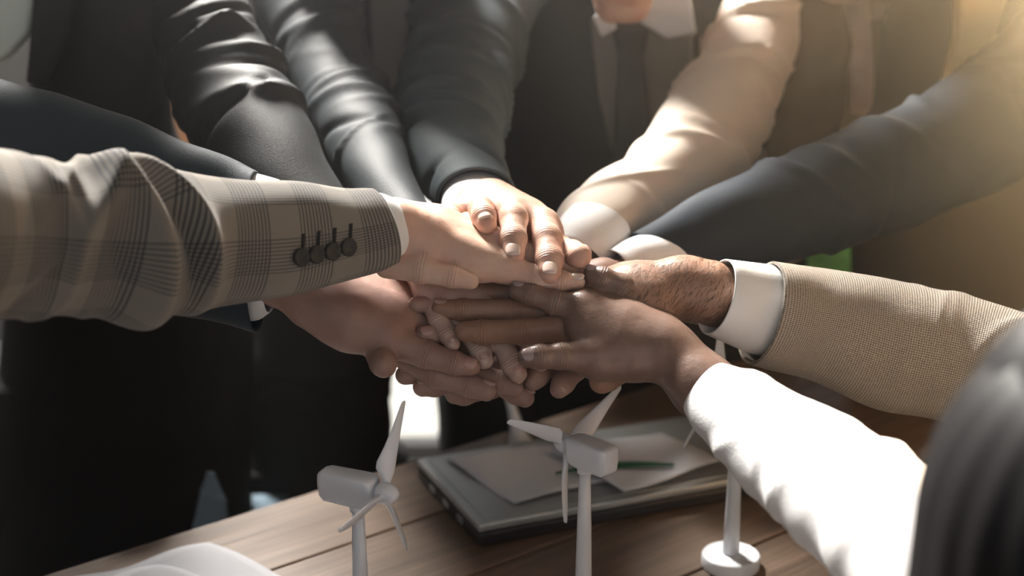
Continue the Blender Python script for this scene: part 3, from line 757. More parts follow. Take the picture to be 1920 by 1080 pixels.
def head(parent, chin, look, skin_m, hair_m, long=False, hair_len=0.30, facial=None, name='head'):
    """chin: world point of the chin; look: face direction"""
    f = np.array(look, float); f /= np.linalg.norm(f); r = np.cross(f, [0, 0, 1]); r /= np.linalg.norm(r); u = np.cross(r, f)
    R = np.stack([r, -f, u], 0)            # local x,y,z -> world
    o0 = np.array(chin) - np.array([0, -.082, -.104]) @ R
    o = link_mesh(name, HV @ R + o0, HQ, skin_m, parent, True, None, np.tile([0, 0, 0, 1], (len(HV), 1)))
    for sx in (-1, 1):
        c = np.array([sx * .031, -.0765, .004]) @ R + o0
        bm = bmesh.new(); bmesh.ops.create_uvsphere(bm, u_segments=14, v_segments=10, radius=.0112, matrix=Matrix.Translation(Vector(c))); from_bm('eye', bm, M['shirt'], o, True)
        c = np.array([sx * .031, -.089, .003]) @ R + o0
        bm = bmesh.new(); bmesh.ops.create_uvsphere(bm, u_segments=10, v_segments=8, radius=.0042, matrix=Matrix.Translation(Vector(c))); from_bm('iris', bm, M['thread'], o, True)
        V = []; F = []
        for k in range(9):
            q = k / 8; x = sx * (.014 + .036 * q); y = -.087 + .010 * q * q; z = .024 + .006 * math.sin(q * 2.6)
            for dz in (-.003, .003): V.append(np.array([x, y - .002, z + dz * (1 - .5 * q)]) @ R + o0)
        for k in range(8): F.append((2 * k, 2 * k + 1, 2 * k + 3, 2 * k + 2))
        link_mesh('eyebrow', V, F, hair_m, o)
    # hair: a cap with combed ridges; long hair falls behind and beside the neck
    V = []; F = []; nu, nv = 72, 30
    for i in range(nv + 1):
        for k in range(nu):
            th = 2 * math.pi * k / nu; back = (1 - math.cos(th)) / 2      # th = 0 is the face side (-y)
            low = (0.36 + 0.34 * back) * math.pi if not long else (0.33 + 0.3 * min(1, back * 3)) * math.pi
            ph = low * i / nv
            rx = (.082, .101, .092)
            rg = 1 + 0.012 * math.sin(23 * th + 3 * math.sin(2 * th)) * math.sin(ph)
            V.append(np.array([rx[0] * math.sin(th) * math.sin(ph) * rg, .02 - rx[1] * math.cos(th) * math.sin(ph) * rg, .045 + rx[2] * math.cos(ph) * rg]) @ R + o0)
    rows = nv + 1
    if long:
        edge = [np.array(v) for v in V[-nu:]]
        for j in range(1, 26):
            q = j / 25
            for k in range(nu):
                th = 2 * math.pi * k / nu; back = (1 - math.cos(th)) / 2; sel = min(1, max(0, (back - .12) * 6))
                e = edge[k]; drop = hair_len * q * sel
                rg = .006 * math.sin(17 * th + 5 * q) * q
                dirv = np.array([math.sin(th), -math.cos(th), 0]) @ R; dirv = dirv * np.array([1, 1, 0])
                V.append(e - np.array([0, 0, drop]) + dirv * (rg + .02 * math.sin(q * 2.5)))
        rows += 25
    for i in range(rows - 1):
        for k in range(nu):
            a = i * nu + k; b = i * nu + (k + 1) % nu; F.append((a, a + nu, b + nu, b))
    link_mesh('hair', V, F, hair_m, o)
    return o

def body_loft(parent, name, m, rows, seg=72, creases=(), seed=0, nrand=0, amp=.004, front_gap=None):
    """rows: (centre xyz, half width, half depth, facing yaw deg)"""
    st = []
    for c, w, d, yaw in rows:
        y = math.radians(yaw); st.append((np.array(c, float), np.array([math.cos(y), math.sin(y), 0]) * w, [d / w]))
    return loft(name, st, m, parent, seg=seg, step=.012, exact=True, cap=True, creases=list(creases), seed=seed, nrand=nrand, amp=amp, slant=1.2, noise=.001)
def px_rows(rows, yaw=0):
    """torso rows from the two side edges seen at height y: (xl, xr, y, D, half depth)"""
    out = []
    for xl, xr, y, D, hd in rows:
        p, q = P(xl, y, D), P(xr, y, D); out.append(((p + q) / 2, abs(q[0] - p[0]) / 2, hd, yaw))
    return out
def sc_(rows):  # rows run from top to bottom
    return rows
def legs(parent, x, y, ztop, m, spread=.1, r=.085, yaw=0):
    for s in (-1, 1):
        rows = [((x + s * spread * .8, y, ztop), r * 1.1, r * 1.15, 0), ((x + s * spread, y, ztop * .55), r * .85, r * .95, 0), ((x + s * spread * 1.1, y + .02, .06), r * .72, r * .8, 0)]
        body_loft(parent, 'trouser_leg', m, rows, seg=32, nrand=5, amp=.005, seed=int(1000 * x) % 97 + s)
        bm = bmesh.new(); box(bm, (x + s * spread * 1.1, y - .05, .035), (.095, .27, .07)); bevel(bm, .03, 4); from_bm('shoe', bm, M['laptop'], parent, True)

# ---------------------------------------------------------------- person 1: grey plaid suit, from the left
p1 = person('person in grey glen-plaid suit reaching in from the left, four dark cuff buttons', P(-330, 1000, 1.0) * [1, 1, 0])
sl1 = loft('jacket_sleeve', [(-420, 160, -470, 640, .84), (-150, 232, -170, 640, .88), (0, 282, -14, 600, .93), (140, 302, 120, 594, .97), (270, 306, 268, 608, 1.01), (400, 330, 400, 578, 1.05), (550, 341, 562, 552, 1.09), (692, 354, 741, 500, 1.128)],
           M['plaid'], p1, ratio=.72, pre=[(-1720, -30, -1720, 380, .79)], seed=3, nrand=10, amp=.006, slant=.25, zone=(.05, .62), hem=.03, hem_w=.0035,
           creases=[(.53, 1.3, -.40, .018, .014, .08), (.575, 1.35, -.45, -.016, .012, .08), (.615, 1.4, -.42, .016, .010, .07), (.45, 1.0, .5, .016, .014, .06), (.405, 1.4, .35, -.012, .016, .08), (.49, 2.3, -.2, -.008, .014, .05)])
loft('shirt_cuff', [(640, 358, 690, 506, 1.118), (700, 361, 740, 490, 1.13), (722, 368, 757, 478, 1.136)], M['shirt'], p1, ratio=.70, seed=4, nrand=0, hem=.025, hem_w=.002, noise=.0003)
h1 = hand(p1, M['skin_pale'], M['nail_pale'],
    palm=[((610, 440, -35, 24), (740, 425, -8, 21)), ((610, 440, -15, 24), (745, 428, 12, 20)), ((740, 428, -6, 20), (800, 440, 0, 18)), ((740, 420, 14, 18), (820, 425, 22, 17)),
          ((790, 445, 0, 18), (950, 500, -3, 12)), ((800, 430, 14, 16), (925, 465, 16, 12.5)), ((810, 425, 28, 14), (900, 440, 34, 12)), ((810, 425, 40, 11), (880, 425, 50, 11)),
          ((800, 465, -4, 14), (900, 500, -4, 12)), ((750, 470, -6, 10), (790, 492, -14, 9))],
    fingers=[dict(j=[(945, 503, -3, 11.5), (1004, 520, -4, 9.8), (1052, 527, -4, 8.2), (1082, 529, -4, 6.6)], nail=(.25, 1, .55), nw=9, nl=11),
             dict(j=[(925, 468, 16, 12), (990, 480, 16, 9.8), (1050, 492, 15, 8.6), (1085, 500, 14, 7.4)], nail=(.2, 1, .3)),
             dict(j=[(900, 440, 34, 11.5), (965, 462, 33, 9.3), (1015, 478, 31, 8.3), (1050, 487, 30, 7.2)]),
             dict(j=[(880, 425, 50, 10), (925, 440, 50, 8), (960, 452, 48, 7.2), (985, 458, 47, 6.4)]),
             dict(j=[(725, 500, -20, 9.5), (790, 507, -22, 9.8), (848, 519, -22, 8.4), (882, 527, -22, 7.0)], k=.006)])
for i, (bx, by) in enumerate([(563, 482), (592, 477), (622, 471), (652, 463)]):
    c, n = surf(sl1, bx, by); n = n / np.linalg.norm(n)
    bm = bmesh.new(); R_ = Vector(n).to_track_quat('Z', 'Y').to_matrix()
    prev = None
    for r, z in [(.0066, -.0005), (.0070, .001), (.0070, .0026), (.0062, .0034), (.0050, .0026), (.0002, .0024)]:
        ring = [bm.verts.new(Vector(c) + R_ @ Vector((r * math.cos(a * math.pi / 14), r * math.sin(a * math.pi / 14), z))) for a in range(28)]
        if prev:
            for k in range(28): bm.faces.new((prev[k], prev[(k + 1) % 28], ring[(k + 1) % 28], ring[k]))
        prev = ring
    b_ = from_bm('button', bm, M['button'], sl1, True)
    # buttonhole stitching running up from each button
    V = []; F = []; prev = None
    for k in range(7):
        q, nn = surf(sl1, bx + 4 + k * .3, by - 8 - k * 6); w = .0017; side = np.cross(nn, [0, 0, 1]); side /= np.linalg.norm(side)
        V += [q + side * w + nn * .0002, q + nn * .0013, q - side * w + nn * .0002]
    for k in range(6):
        a = 3 * k; F += [(a, a + 3, a + 4, a + 1), (a + 1, a + 4, a + 5, a + 2)]
    link_mesh('buttonhole', V, F, M['thread'], sl1)

# ---------------------------------------------------------------- person 2: dark suit, chin visible, hand on top of the pile
p2 = person('man in black suit with white collar and dark tie, his hand topmost on the pile', P(1100, 900, 1.95) * [1, 1, 0])
loft('jacket_sleeve', [(905, -150, 1120, -90, 1.76), (800, -30, 1020, 0, 1.66), (764, 110, 975, 118, 1.55), (743, 215, 945, 228, 1.44), (758, 300, 942, 285, 1.36), (818, 378, 970, 366, 1.275)], M['slate_lit'], p2, ratio=.85,
     seed=11, nrand=26, amp=.008, slant=.25, zone=(.35, .95), hem=.03, creases=[(.50, 5.2, .3, .010, .008, .07), (.60, 5.3, .35, .012, .007, .06), (.68, 5.2, .4, .011, .006, .06), (.74, 5.4, -.2, .010, .006, .05), (.80, 5.2, .3, .008, .006, .05)])
loft('shirt_cuff', [(826, 345, 954, 335, 1.32), (828, 392, 962, 380, 1.258), (832, 412, 966, 402, 1.236)], M['shirt'], p2, ratio=.70, hem=.02, hem_w=.002, noise=.0002)
hand(p2, M['skin_rosy'], M['nail_pale'],
    palm=[((885, 355, 150, 18), (893, 395, 92, 16)), ((915, 355, 150, 18), (925, 395, 92, 17)), ((905, 385, 92, 18), (900, 400, 62, 12)), ((910, 385, 90, 19), (960, 400, 52, 13)), ((925, 385, 90, 19), (1018, 418, 42, 12.5)),
          ((930, 385, 90, 17), (990, 405, 60, 13)), ((890, 385, 85, 14), (862, 400, 62, 10)), ((935, 395, 85, 14), (1030, 440, 50, 12)), ((900, 395, 70, 15), (990, 415, 50, 13))],
    fingers=[dict(j=[(862, 400, 62, 9), (848, 402, 44, 8.2), (846, 408, 32, 7.5), (850, 418, 24, 6.8)]),
             dict(j=[(905, 400, 58, 10.5), (902, 392, 28, 9.8), (907, 406, 12, 9.6), (912, 420, 5, 8.6)], nail=(-.1, .55, 1), nw=12, nl=11, na=-.2),
             dict(j=[(962, 402, 50, 11.8), (963, 410, 20, 11.2), (962, 448, 2, 10.8), (962, 475, -5, 9.6)], nail=(0, .35, 1), nw=12.5, nl=12, na=.35),
             dict(j=[(1020, 420, 40, 12), (1026, 448, 14, 11.8), (1030, 487, -2, 11.2), (1030, 510, -9, 10.0)], nail=(.05, .3, 1), nw=12.5, nl=12.5, na=.4),
             dict(j=[(1000, 435, 50, 12), (1050, 465, 32, 10), (1072, 475, 14, 10.6), (1086, 480, 2, 10.2)], nail=(1, .5, .15), nw=11, nl=12, na=-.1)], kp=.010, kf=.006)

# ---------------------------------------------------------------- person 3: woman in slate jacket with dark hair
p3 = person('dark-haired person in slate jacket between the two men in suits, sleeve behind the plaid cuff', P(640, 900, 1.9) * [1, 1, 0])
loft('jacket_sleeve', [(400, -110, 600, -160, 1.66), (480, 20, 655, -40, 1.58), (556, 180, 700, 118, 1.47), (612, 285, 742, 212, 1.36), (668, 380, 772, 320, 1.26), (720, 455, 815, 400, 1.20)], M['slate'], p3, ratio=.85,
     seed=21, nrand=20, amp=.006, slant=-.2, zone=(.3, .8), hem=.02)
hand(p3, M['skin_light'], M['nail_rose'],
    palm=[((745, 430, 75, 19), (775, 475, 48, 17)), ((775, 475, 48, 16), (800, 545, 22, 10)), ((785, 475, 48, 16), (845, 560, 20, 11)), ((800, 475, 48, 16), (885, 565, 22, 11)), ((800, 480, 48, 15), (915, 560, 30, 11))],
    fingers=[dict(j=[(797, 545, 22, 9.5), (822, 597, 10, 8.2), (840, 627, 5, 7.6), (848, 644, 2, 6.6)], nail=(.1, .3, 1), nw=8, nl=11, na=-.4),
             dict(j=[(845, 562, 20, 10.5), (880, 622, 12, 9.2), (900, 655, 8, 8.6), (908, 675, 5, 7.6)], nail=(.15, .3, 1), nw=10, nl=13, na=-.4),
             dict(j=[(890, 565, 22, 10.5), (938, 640, 16, 9.4), (960, 682, 11, 8.8), (971, 700, 8, 7.8)], nail=(.15, .3, 1), nw=10, nl=12, na=-.3),
             dict(j=[(915, 560, 30, 10), (975, 620, 26, 9), (1005, 660, 20, 8.4), (1015, 680, 18, 7.4)])], kp=.009)

# ---------------------------------------------------------------- person 4: charcoal jacket, left background
p4 = person('person in charcoal jacket with pale green satin blouse at the upper left', P(230, 900, 1.75) * [1, 1, 0])
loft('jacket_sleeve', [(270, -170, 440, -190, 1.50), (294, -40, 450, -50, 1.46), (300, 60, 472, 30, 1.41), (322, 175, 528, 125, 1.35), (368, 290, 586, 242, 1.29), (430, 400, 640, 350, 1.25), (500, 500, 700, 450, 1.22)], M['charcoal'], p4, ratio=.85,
     seed=31, nrand=24, amp=.008, slant=-.3, zone=(.15, .75), hem=.02,
     creases=[(.25, 4.6, -.35, .011, .007, .07), (.34, 4.7, -.35, .011, .007, .07), (.42, 4.6, -.45, .012, .008, .07), (.50, 4.9, -.5, .011, .007, .07)])
hand(p4, M['skin_tan'], M['nail_tan'],
    palm=[((600, 480, 75, 19), (650, 560, 60, 17)), ((650, 560, 60, 16), (740, 655, 28, 11)), ((660, 560, 62, 16), (800, 650, 40, 11)), ((665, 560, 66, 16), (840, 650, 55, 11)), ((650, 560, 50, 14), (700, 620, 28, 11))],
    fingers=[dict(j=[(735, 655, 24, 10.5), (815, 703, 12, 10), (880, 722, 8, 9.6), (912, 733, 6, 8.6)], nail=(.2, 1, .2), nw=10, nl=12),
             dict(j=[(800, 655, 38, 10), (890, 700, 28, 9.6), (940, 718, 24, 9.2), (963, 727, 22, 8.4)], nail=(.3, 1, .4), nw=9, nl=11),
             dict(j=[(840, 655, 52, 10), (925, 715, 40, 9.2), (965, 736, 35, 9), (984, 746, 33, 8.2)], nail=(1, .8, .1), nw=10, nl=10, na=.3)], kp=.01)

# ---------------------------------------------------------------- person 5: navy jacket, left, behind the plaid sleeve
p5 = person('person in navy jacket with white cuff behind the plaid sleeve at the left edge', P(-420, 900, 1.45) * [1, 1, 0])
loft('jacket_sleeve', [(-420, 60, -480, 420, 1.24), (-120, 118, -160, 450, 1.20), (0, 146, -30, 480, 1.19), (200, 206, 150, 545, 1.185), (350, 265, 300, 585, 1.18), (430, 297, 395, 602, 1.178), (480, 320, 478, 624, 1.172)], M['navy_lit'], p5, ratio=.42, pre=[(-700, 30, -710, 270, 1.48, .8)],
     seed=41, nrand=10, amp=.004, zone=(.2, .9), hem=.03, slant=.2)
loft('shirt_cuff', [(440, 318, 440, 600, 1.176), (485, 326, 480, 600, 1.172), (522, 336, 502, 588, 1.168)], M['shirt'], p5, ratio=.36, hem=.03, hem_w=.002, noise=.0004)
hand(p5, M['skin_tan'], M['nail_tan'],
    palm=[((400, 500, 30, 26), (530, 515, 18, 23)), ((400, 490, 45, 26), (540, 500, 35, 22)), ((530, 535, 14, 17), (590, 555, 12, 20)), ((540, 510, 25, 22), (600, 520, 25, 20)), ((585, 570, 8, 20), (660, 612, 0, 19)),
          ((600, 545, 15, 20), (735, 622, 4, 15)), ((620, 530, 25, 19), (752, 592, 14, 14)), ((640, 520, 38, 17), (758, 566, 32, 12)), ((650, 520, 50, 14), (748, 545, 50, 11)), ((660, 612, -2, 18), (722, 645, -5, 10)), ((630, 590, 2, 20), (720, 615, 4, 16))],
    fingers=[dict(j=[(735, 640, 0, 13.5), (798, 664, 0, 11.4), (852, 681, -1, 9.6), (884, 687, -1, 7.6)], nail=(-.05, .55, 1), nw=11, nl=12, na=.0),
             dict(j=[(757, 600, 16, 12.5), (830, 625, 32, 10.2), (890, 650, 40, 9), (935, 668, 44, 7.8)]),
             dict(j=[(760, 570, 34, 11.5), (830, 600, 46, 9.8), (890, 625, 52, 8.5), (930, 640, 54, 7.2)]),
             dict(j=[(748, 545, 50, 10.5), (800, 565, 50, 8.5), (850, 585, 48, 7.5), (880, 595, 47, 6.8)]),
             dict(j=[(700, 640, 2, 11), (712, 668, -8, 9.8), (718, 680, -16, 10.4), (720, 685, -22, 10.2)], k=.005)], kp=.012)

# ---------------------------------------------------------------- person 6: white sleeve, dark hair, foreground right
p6 = person('long-haired person in white top, blurred in the right foreground, dark hand on the pile', P(2150, 1000, .72) * [1, 1, 0])
loft('knit_sleeve', [(2080, 1100, 1860, 1400, .80), (1900, 985, 1690, 1240, .86), (1742, 878, 1560, 1075, .93), (1600, 792, 1442, 962, 1.0), (1470, 722, 1356, 868, 1.06), (1395, 694, 1308, 812, 1.09), (1362, 684, 1290, 782, 1.102)], M['knit'], p6, ratio=.85,
     seed=61, nrand=16, amp=.0024, zone=(.25, 1), slant=.2, hem=.02, hem_w=.003)
hand(p6, M['skin_dark'], M['nail_dark'],
    palm=[((1420, 800, -55, 25), (1320, 728, -42, 23)), ((1320, 728, -42, 22), (1250, 660, -24, 20)), ((1325, 722, -30, 20), (1245, 645, -8, 19)), ((1250, 655, -22, 19), (1180, 612, -8, 19)),
          ((1225, 645, -18, 18), (1098, 575, -10, 13)), ((1225, 635, -5, 18), (1112, 562, 10, 13)), ((1230, 625, 8, 17), (1140, 556, 26, 12)), ((1230, 622, 10, 16), (1190, 578, 14, 12)),
          ((1215, 665, -22, 17), (1115, 668, -26, 15)), ((1190, 650, -18, 18), (1110, 615, -14, 15)), ((1180, 672, -24, 16), (1130, 680, -26, 13)), ((1150, 640, -18, 18), (1090, 610, -14, 12))],
    fingers=[dict(j=[(1098, 578, -10, 12), (1040, 568, -10, 9.6), (996, 552, -10, 8.6), (970, 545, -9, 7.4)], nail=(-.6, 1, .3), nw=9, nl=10),
             dict(j=[(1110, 562, 8, 12), (1050, 548, 12, 9.4), (1005, 540, 14, 8.6), (980, 536, 14, 7.4)]),
             dict(j=[(1140, 558, 24, 11), (1090, 540, 34, 9), (1050, 535, 36, 8.2), (1020, 532, 36, 7.2)]),
             dict(j=[(1192, 580, 16, 11), (1168, 536, 2, 9.2), (1130, 520, 0, 8.2), (1108, 514, 2, 6.8)], nail=(-.2, 1, .2)),
             dict(j=[(1110, 668, -28, 13.5), (1052, 668, -36, 10.2), (1012, 669, -40, 9.4), (990, 670, -41, 8.4)], nail=(-.9, .25, .8), nw=11, nl=15, na=.1)], kp=.013)

# ---------------------------------------------------------------- person 8: beige jacket, from the right
p8 = person('person in beige basket-weave jacket with broad white cuff reaching in from the right', P(2350, 1000, 1.05) * [1, 1, 0])
loft('jacket_sleeve', [(2260, 690, 2160, 1080, 1.12), (2050, 625, 1960, 920, 1.16), (1860, 567, 1800, 805, 1.195), (1700, 530, 1650, 768, 1.205), (1560, 506, 1500, 708, 1.198), (1452, 490, 1404, 684, 1.18)], M['basket'], p8, ratio=.78, seg=120, pre=[(4180, 110, 4150, 520, .82), (3200, 500, 3100, 950, .96)],
     seed=81, nrand=6, amp=.0025, zone=(.1, .9), hem=.035, hem_w=.003, noise=.0005)
loft('shirt_cuff', [(1520, 510, 1465, 674, 1.198), (1455, 497, 1402, 660, 1.184), (1364, 486, 1324, 628, 1.162)], M['shirt'], p8, ratio=.72, hem=.035, hem_w=.0018, noise=.0003)
h8 = hand(p8, M['skin_warm'], M['nail_tan'],
    palm=[((1430, 572, 44, 20), (1330, 546, 22, 21)), ((1430, 578, 50, 20), (1330, 552, 36, 21)), ((1330, 545, 20, 22), (1275, 535, 24, 21)), ((1330, 555, 38, 22), (1275, 550, 36, 21)), ((1290, 505, 38, 9), (1270, 510, 40, 10)),
          ((1280, 535, 22, 21), (1180, 540, 18, 19)), ((1280, 545, 38, 19), (1180, 530, 45, 16)), ((1200, 560, 12, 18), (1062, 612, 0, 12)), ((1200, 545, 24, 18), (1050, 580, 12, 12)), ((1200, 535, 38, 17), (1040, 555, 30, 12)), ((1200, 535, 50, 14), (1050, 540, 48, 11)),
          ((1230, 570, 10, 18), (1160, 630, 0, 14)), ((1160, 620, 0, 13), (1100, 618, 0, 12))],
    fingers=[dict(j=[(1062, 614, -2, 11.5), (978, 621, -6, 10.4), (905, 623, -6, 9.6), (872, 621, -6, 8.4)]),
             dict(j=[(1050, 580, 12, 11), (960, 583, 10, 10), (870, 582, 8, 9.2), (826, 579, 8, 7.8)], nail=(-.3, 1, .35), nw=9, nl=12),
             dict(j=[(1040, 558, 30, 10.5), (960, 552, 26, 9.4), (890, 548, 24, 8.6), (850, 545, 22, 7.4)]),
             dict(j=[(1050, 540, 48, 10), (980, 538, 46, 8), (930, 536, 44, 7.2), (900, 535, 43, 6.4)]),
             dict(j=[(1190, 640, 2, 14), (1160, 690, 6, 12.0), (1140, 706, 4, 11), (1128, 715, 2, 10.2)])], kp=.012)
# dark hairs over the wrist and back of the hand
def fuzz(o, parent, test, n, length, seed, along, m=M['armhair'], wd=.00016, lift=.45):
    rnd = random.Random(seed); V = []; F = []
    me = o.data; cand = [v.index for v in me.vertices if test(v.co, v.normal)]
    for _ in range(n):
        v = me.vertices[rnd.choice(cand)]; c = np.array(v.co); nn = np.array(v.normal)
        d = np.array(along, float) + np.array([rnd.gauss(0, .16) for _ in range(3)]); d = d - nn * (d @ nn); d /= np.linalg.norm(d)
        s = np.cross(d, nn) * wd; L = length * rnd.uniform(.5, 1.2); lf = lift * rnd.uniform(.3, 1.3)
        k = len(V); m1_ = c + d * L * .5 + nn * L * lf * .35; e = c + d * L + nn * L * lf * .45
        V += [c - s, c + s, m1_ - s * .8, m1_ + s * .8, e]; F += [(k, k + 1, k + 3, k + 2), (k + 2, k + 3, k + 4)]
    q = link_mesh('arm_hair', V, F, m, parent, False); q['kind'] = 'stuff'
pa, pb = Hp(1370, 540, 20), Hp(1130, 540, 20)
fuzz(h8, h8, lambda c, n: 0.075 < c[0] < 0.19 and (n[2] > .1 or n[1] < -.1) and c[2] > .985, 1500, .0075, 5, (-.6, -.3, -.75))

# ---------------------------------------------------------------- person 9: navy jacket, right background
p9 = person('person in navy suit with golden beige scarf standing at the right, white cuff visible', P(1900, 1000, 1.75) * [1, 1, 0])
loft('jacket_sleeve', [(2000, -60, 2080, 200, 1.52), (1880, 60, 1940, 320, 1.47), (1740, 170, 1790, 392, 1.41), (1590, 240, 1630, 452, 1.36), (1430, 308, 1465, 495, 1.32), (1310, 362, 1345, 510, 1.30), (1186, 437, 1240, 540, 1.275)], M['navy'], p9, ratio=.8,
     seed=91, nrand=12, amp=.005, zone=(.15, .9), hem=.03, slant=-.2)
loft('shirt_cuff', [(1240, 430, 1290, 525, 1.285), (1180, 446, 1232, 540, 1.266), (1136, 468, 1180, 552, 1.250)], M['shirt'], p9, ratio=.9, hem=.03, hem_w=.002, noise=.0003)
hand(p9, M['skin_tan'], M['nail_tan'],
    palm=[((1250, 500, 130, 16), (1180, 517, 100, 14)), ((1180, 517, 100, 14), (1120, 528, 80, 13)), ((1130, 522, 80, 14), (960, 560, 46, 11)), ((1130, 522, 85, 14), (955, 555, 62, 11)), ((1130, 520, 75, 13), (965, 590, 34, 11))],
    fingers=[dict(j=[(960, 560, 46, 10.5), (880, 570, 34, 9), (825, 570, 20, 8.0), (780, 571, 7, 6.6)]),
             dict(j=[(965, 592, 34, 10.5), (890, 612, 24, 9.6), (835, 624, 13, 8.8), (794, 629, 6, 8.0)], nail=(-.3, .6, 1), nw=10, nl=13, na=.0)], kp=.01)

# ---------------------------------------------------------------- person 10: cream blouse
p10 = person('long-haired person in cream blouse and khaki vest at the upper right', P(1480, 900, 1.9) * [1, 1, 0])
loft('blouse_sleeve', [(1450, -220, 1620, -190, 1.76), (1385, -70, 1560, -40, 1.68), (1322, 85, 1485, 130, 1.59), (1245, 205, 1440, 235, 1.50), (1170, 310, 1372, 345, 1.41), (1090, 372, 1250, 420, 1.34), (1046, 402, 1165, 462, 1.29), (1042, 425, 1140, 480, 1.27)], M['cream'], p10, ratio=.9,
     seed=101, nrand=16, amp=.009, zone=(.3, .95), slant=-.25, hem=.02)
loft('blouse_cuff', [(1060, 398, 1178, 452, 1.285), (1040, 425, 1150, 480, 1.262), (1030, 455, 1130, 505, 1.25)], M['shirt'], p10, ratio=.8, hem=.02, hem_w=.002)
hand(p10, M['skin_tan'], M['nail_tan'],
    palm=[((1110, 440, 130, 19), (1080, 500, 105, 17)), ((1080, 500, 105, 16), (1040, 620, 70, 14)), ((1050, 600, 75, 15), (930, 680, 45, 12)), ((1050, 600, 80, 15), (940, 660, 60, 12)), ((1055, 605, 65, 15), (960, 705, 38, 11))],
    fingers=[dict(j=[(930, 672, 48, 10), (850, 688, 36, 9.4), (784, 698, 28, 9.2), (760, 703, 26, 8.4)], nail=(-.1, .9, .7), nw=9, nl=12, na=.0),
             dict(j=[(940, 685, 44, 10), (880, 706, 30, 9.6), (815, 722, 22, 9.2), (792, 726, 20, 8.0)], nail=(-.1, .9, .7), nw=9, nl=12, na=.0),
             dict(j=[(960, 705, 38, 10), (920, 726, 30, 9.2), (870, 739, 26, 8.8), (852, 740, 25, 7.8)], nail=(-.1, 1, .5), nw=9, nl=11, na=.0)], kp=.01)

# ---------------------------------------------------------------- person 11: hand hanging at the bottom right of the pile
p11 = person('person in black standing behind the cream blouse, two fingertips hanging under the dark hand', P(1300, 900, 2.1) * [1, 1, 0])
hand(p11, M['skin_tan'], M['nail_tan'],
    palm=[((1210, 420, 260, 19), (1150, 560, 130, 17)), ((1150, 560, 130, 16), (1060, 640, 62, 12)), ((1150, 560, 130, 16), (1100, 645, 58, 12))],
    fingers=[dict(j=[(1055, 640, 60, 10.5), (1028, 684, 36, 9.6), (1008, 705, 28, 9.0), (1000, 715, 26, 8.0)]),
             dict(j=[(1105, 645, 55, 10.5), (1080, 690, 28, 9.6), (1056, 718, 20, 9.0), (1048, 730, 18, 7.6)], nail=(.75, .4, .8), nw=9, nl=12, na=-.3)], kp=.01)
loft('jacket_sleeve', [(1350, -100, 1520, -60, 2.05), (1230, 200, 1400, 250, 1.85), (1150, 420, 1270, 470, 1.50)], M['black'], p11, ratio=.9, seed=5, nrand=8, hem=.02)

# ================================================================== bodies, from front to back
def tor(parent, name, m, rows, yaw=0, **k): return body_loft(parent, name, m, px_rows(rows, yaw), **k)
# person 2
tor(p2, 'jacket', M['black'], [(1080, 1300, -120, 1.76, .05), (930, 1470, -60, 1.80, .10), (880, 1440, 120, 1.84, .13), (900, 1400, 350, 1.93, .13), (930, 1360, 560, 2.0, .13), (940, 1340, 640, 2.02, .12)], nrand=8, seed=2)
legs(p2, (P(1000, 700, 2.05))[0] + .01, P(1000, 700, 2.05)[1], 0.86, M['trousers'], spread=.075)
def patch(parent, name, m, outline, D, th, bulge=.01):
    """cloth panel with thickness; outline in the frame, standing at its real distance on the chest"""
    bm = bmesh.new(); v = []
    for x, y in outline: v.append(bm.verts.new(P(x, y, D + (y - 100) * .0003)))
    f = bm.faces.new(v); r = bmesh.ops.extrude_face_region(bm, geom=[f]); vs = [g for g in r['geom'] if isinstance(g, bmesh.types.BMVert)]
    bmesh.ops.translate(bm, verts=vs, vec=Vector(FWD * th)); bmesh.ops.recalc_face_normals(bm, faces=bm.faces)
    bevel(bm, min(.004, th * .3), 2); return from_bm(name, bm, m, parent, False)
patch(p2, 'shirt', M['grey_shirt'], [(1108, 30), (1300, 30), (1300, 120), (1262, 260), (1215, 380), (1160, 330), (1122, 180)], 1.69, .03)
patch(p2, 'tie', M['tie'], [(1150, 52), (1218, 52), (1208, 100), (1232, 330), (1190, 390), (1146, 330), (1160, 100)], 1.674, .012)
patch(p2, 'collar', M['shirt'], [(1200, 40), (1236, -30), (1290, -40), (1306, 62), (1252, 72)], 1.66, .010)
patch(p2, 'collar', M['shirt'], [(1112, 30), (1128, 68), (1158, 52), (1140, 10)], 1.665, .010)
head(p2, P(1168, 42, 1.60), (-.15, -.72, -.68), M['skin_rosy'], M['hair_grey'])
# person 3
tor(p3, 'jacket', M['black'], [(590, 760, -130, 1.70, .05), (480, 870, -70, 1.74, .10), (470, 860, 100, 1.78, .12), (480, 780, 350, 1.86, .12), (470, 735, 560, 1.92, .12), (465, 728, 700, 1.96, .12)], nrand=8, seed=12)
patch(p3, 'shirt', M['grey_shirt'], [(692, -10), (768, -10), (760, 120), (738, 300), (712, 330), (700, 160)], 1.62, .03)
loft('skirt', [(470, 660, 738, 660, 1.90, .8), (468, 800, 733, 800, 1.95, .8), (455, 980, 728, 980, 2.0, .8)], M['trousers'], p3, seed=3, nrand=4, noise=.001)
legs(p3, P(600, 900, 2.0)[0], P(600, 900, 2.0)[1], .6, M['trousers'], spread=.06, r=.07)
head(p3, P(705, -15, 1.56), (.25, -.75, -.62), M['skin_light'], M['hair_black'], long=True, hair_len=.16)
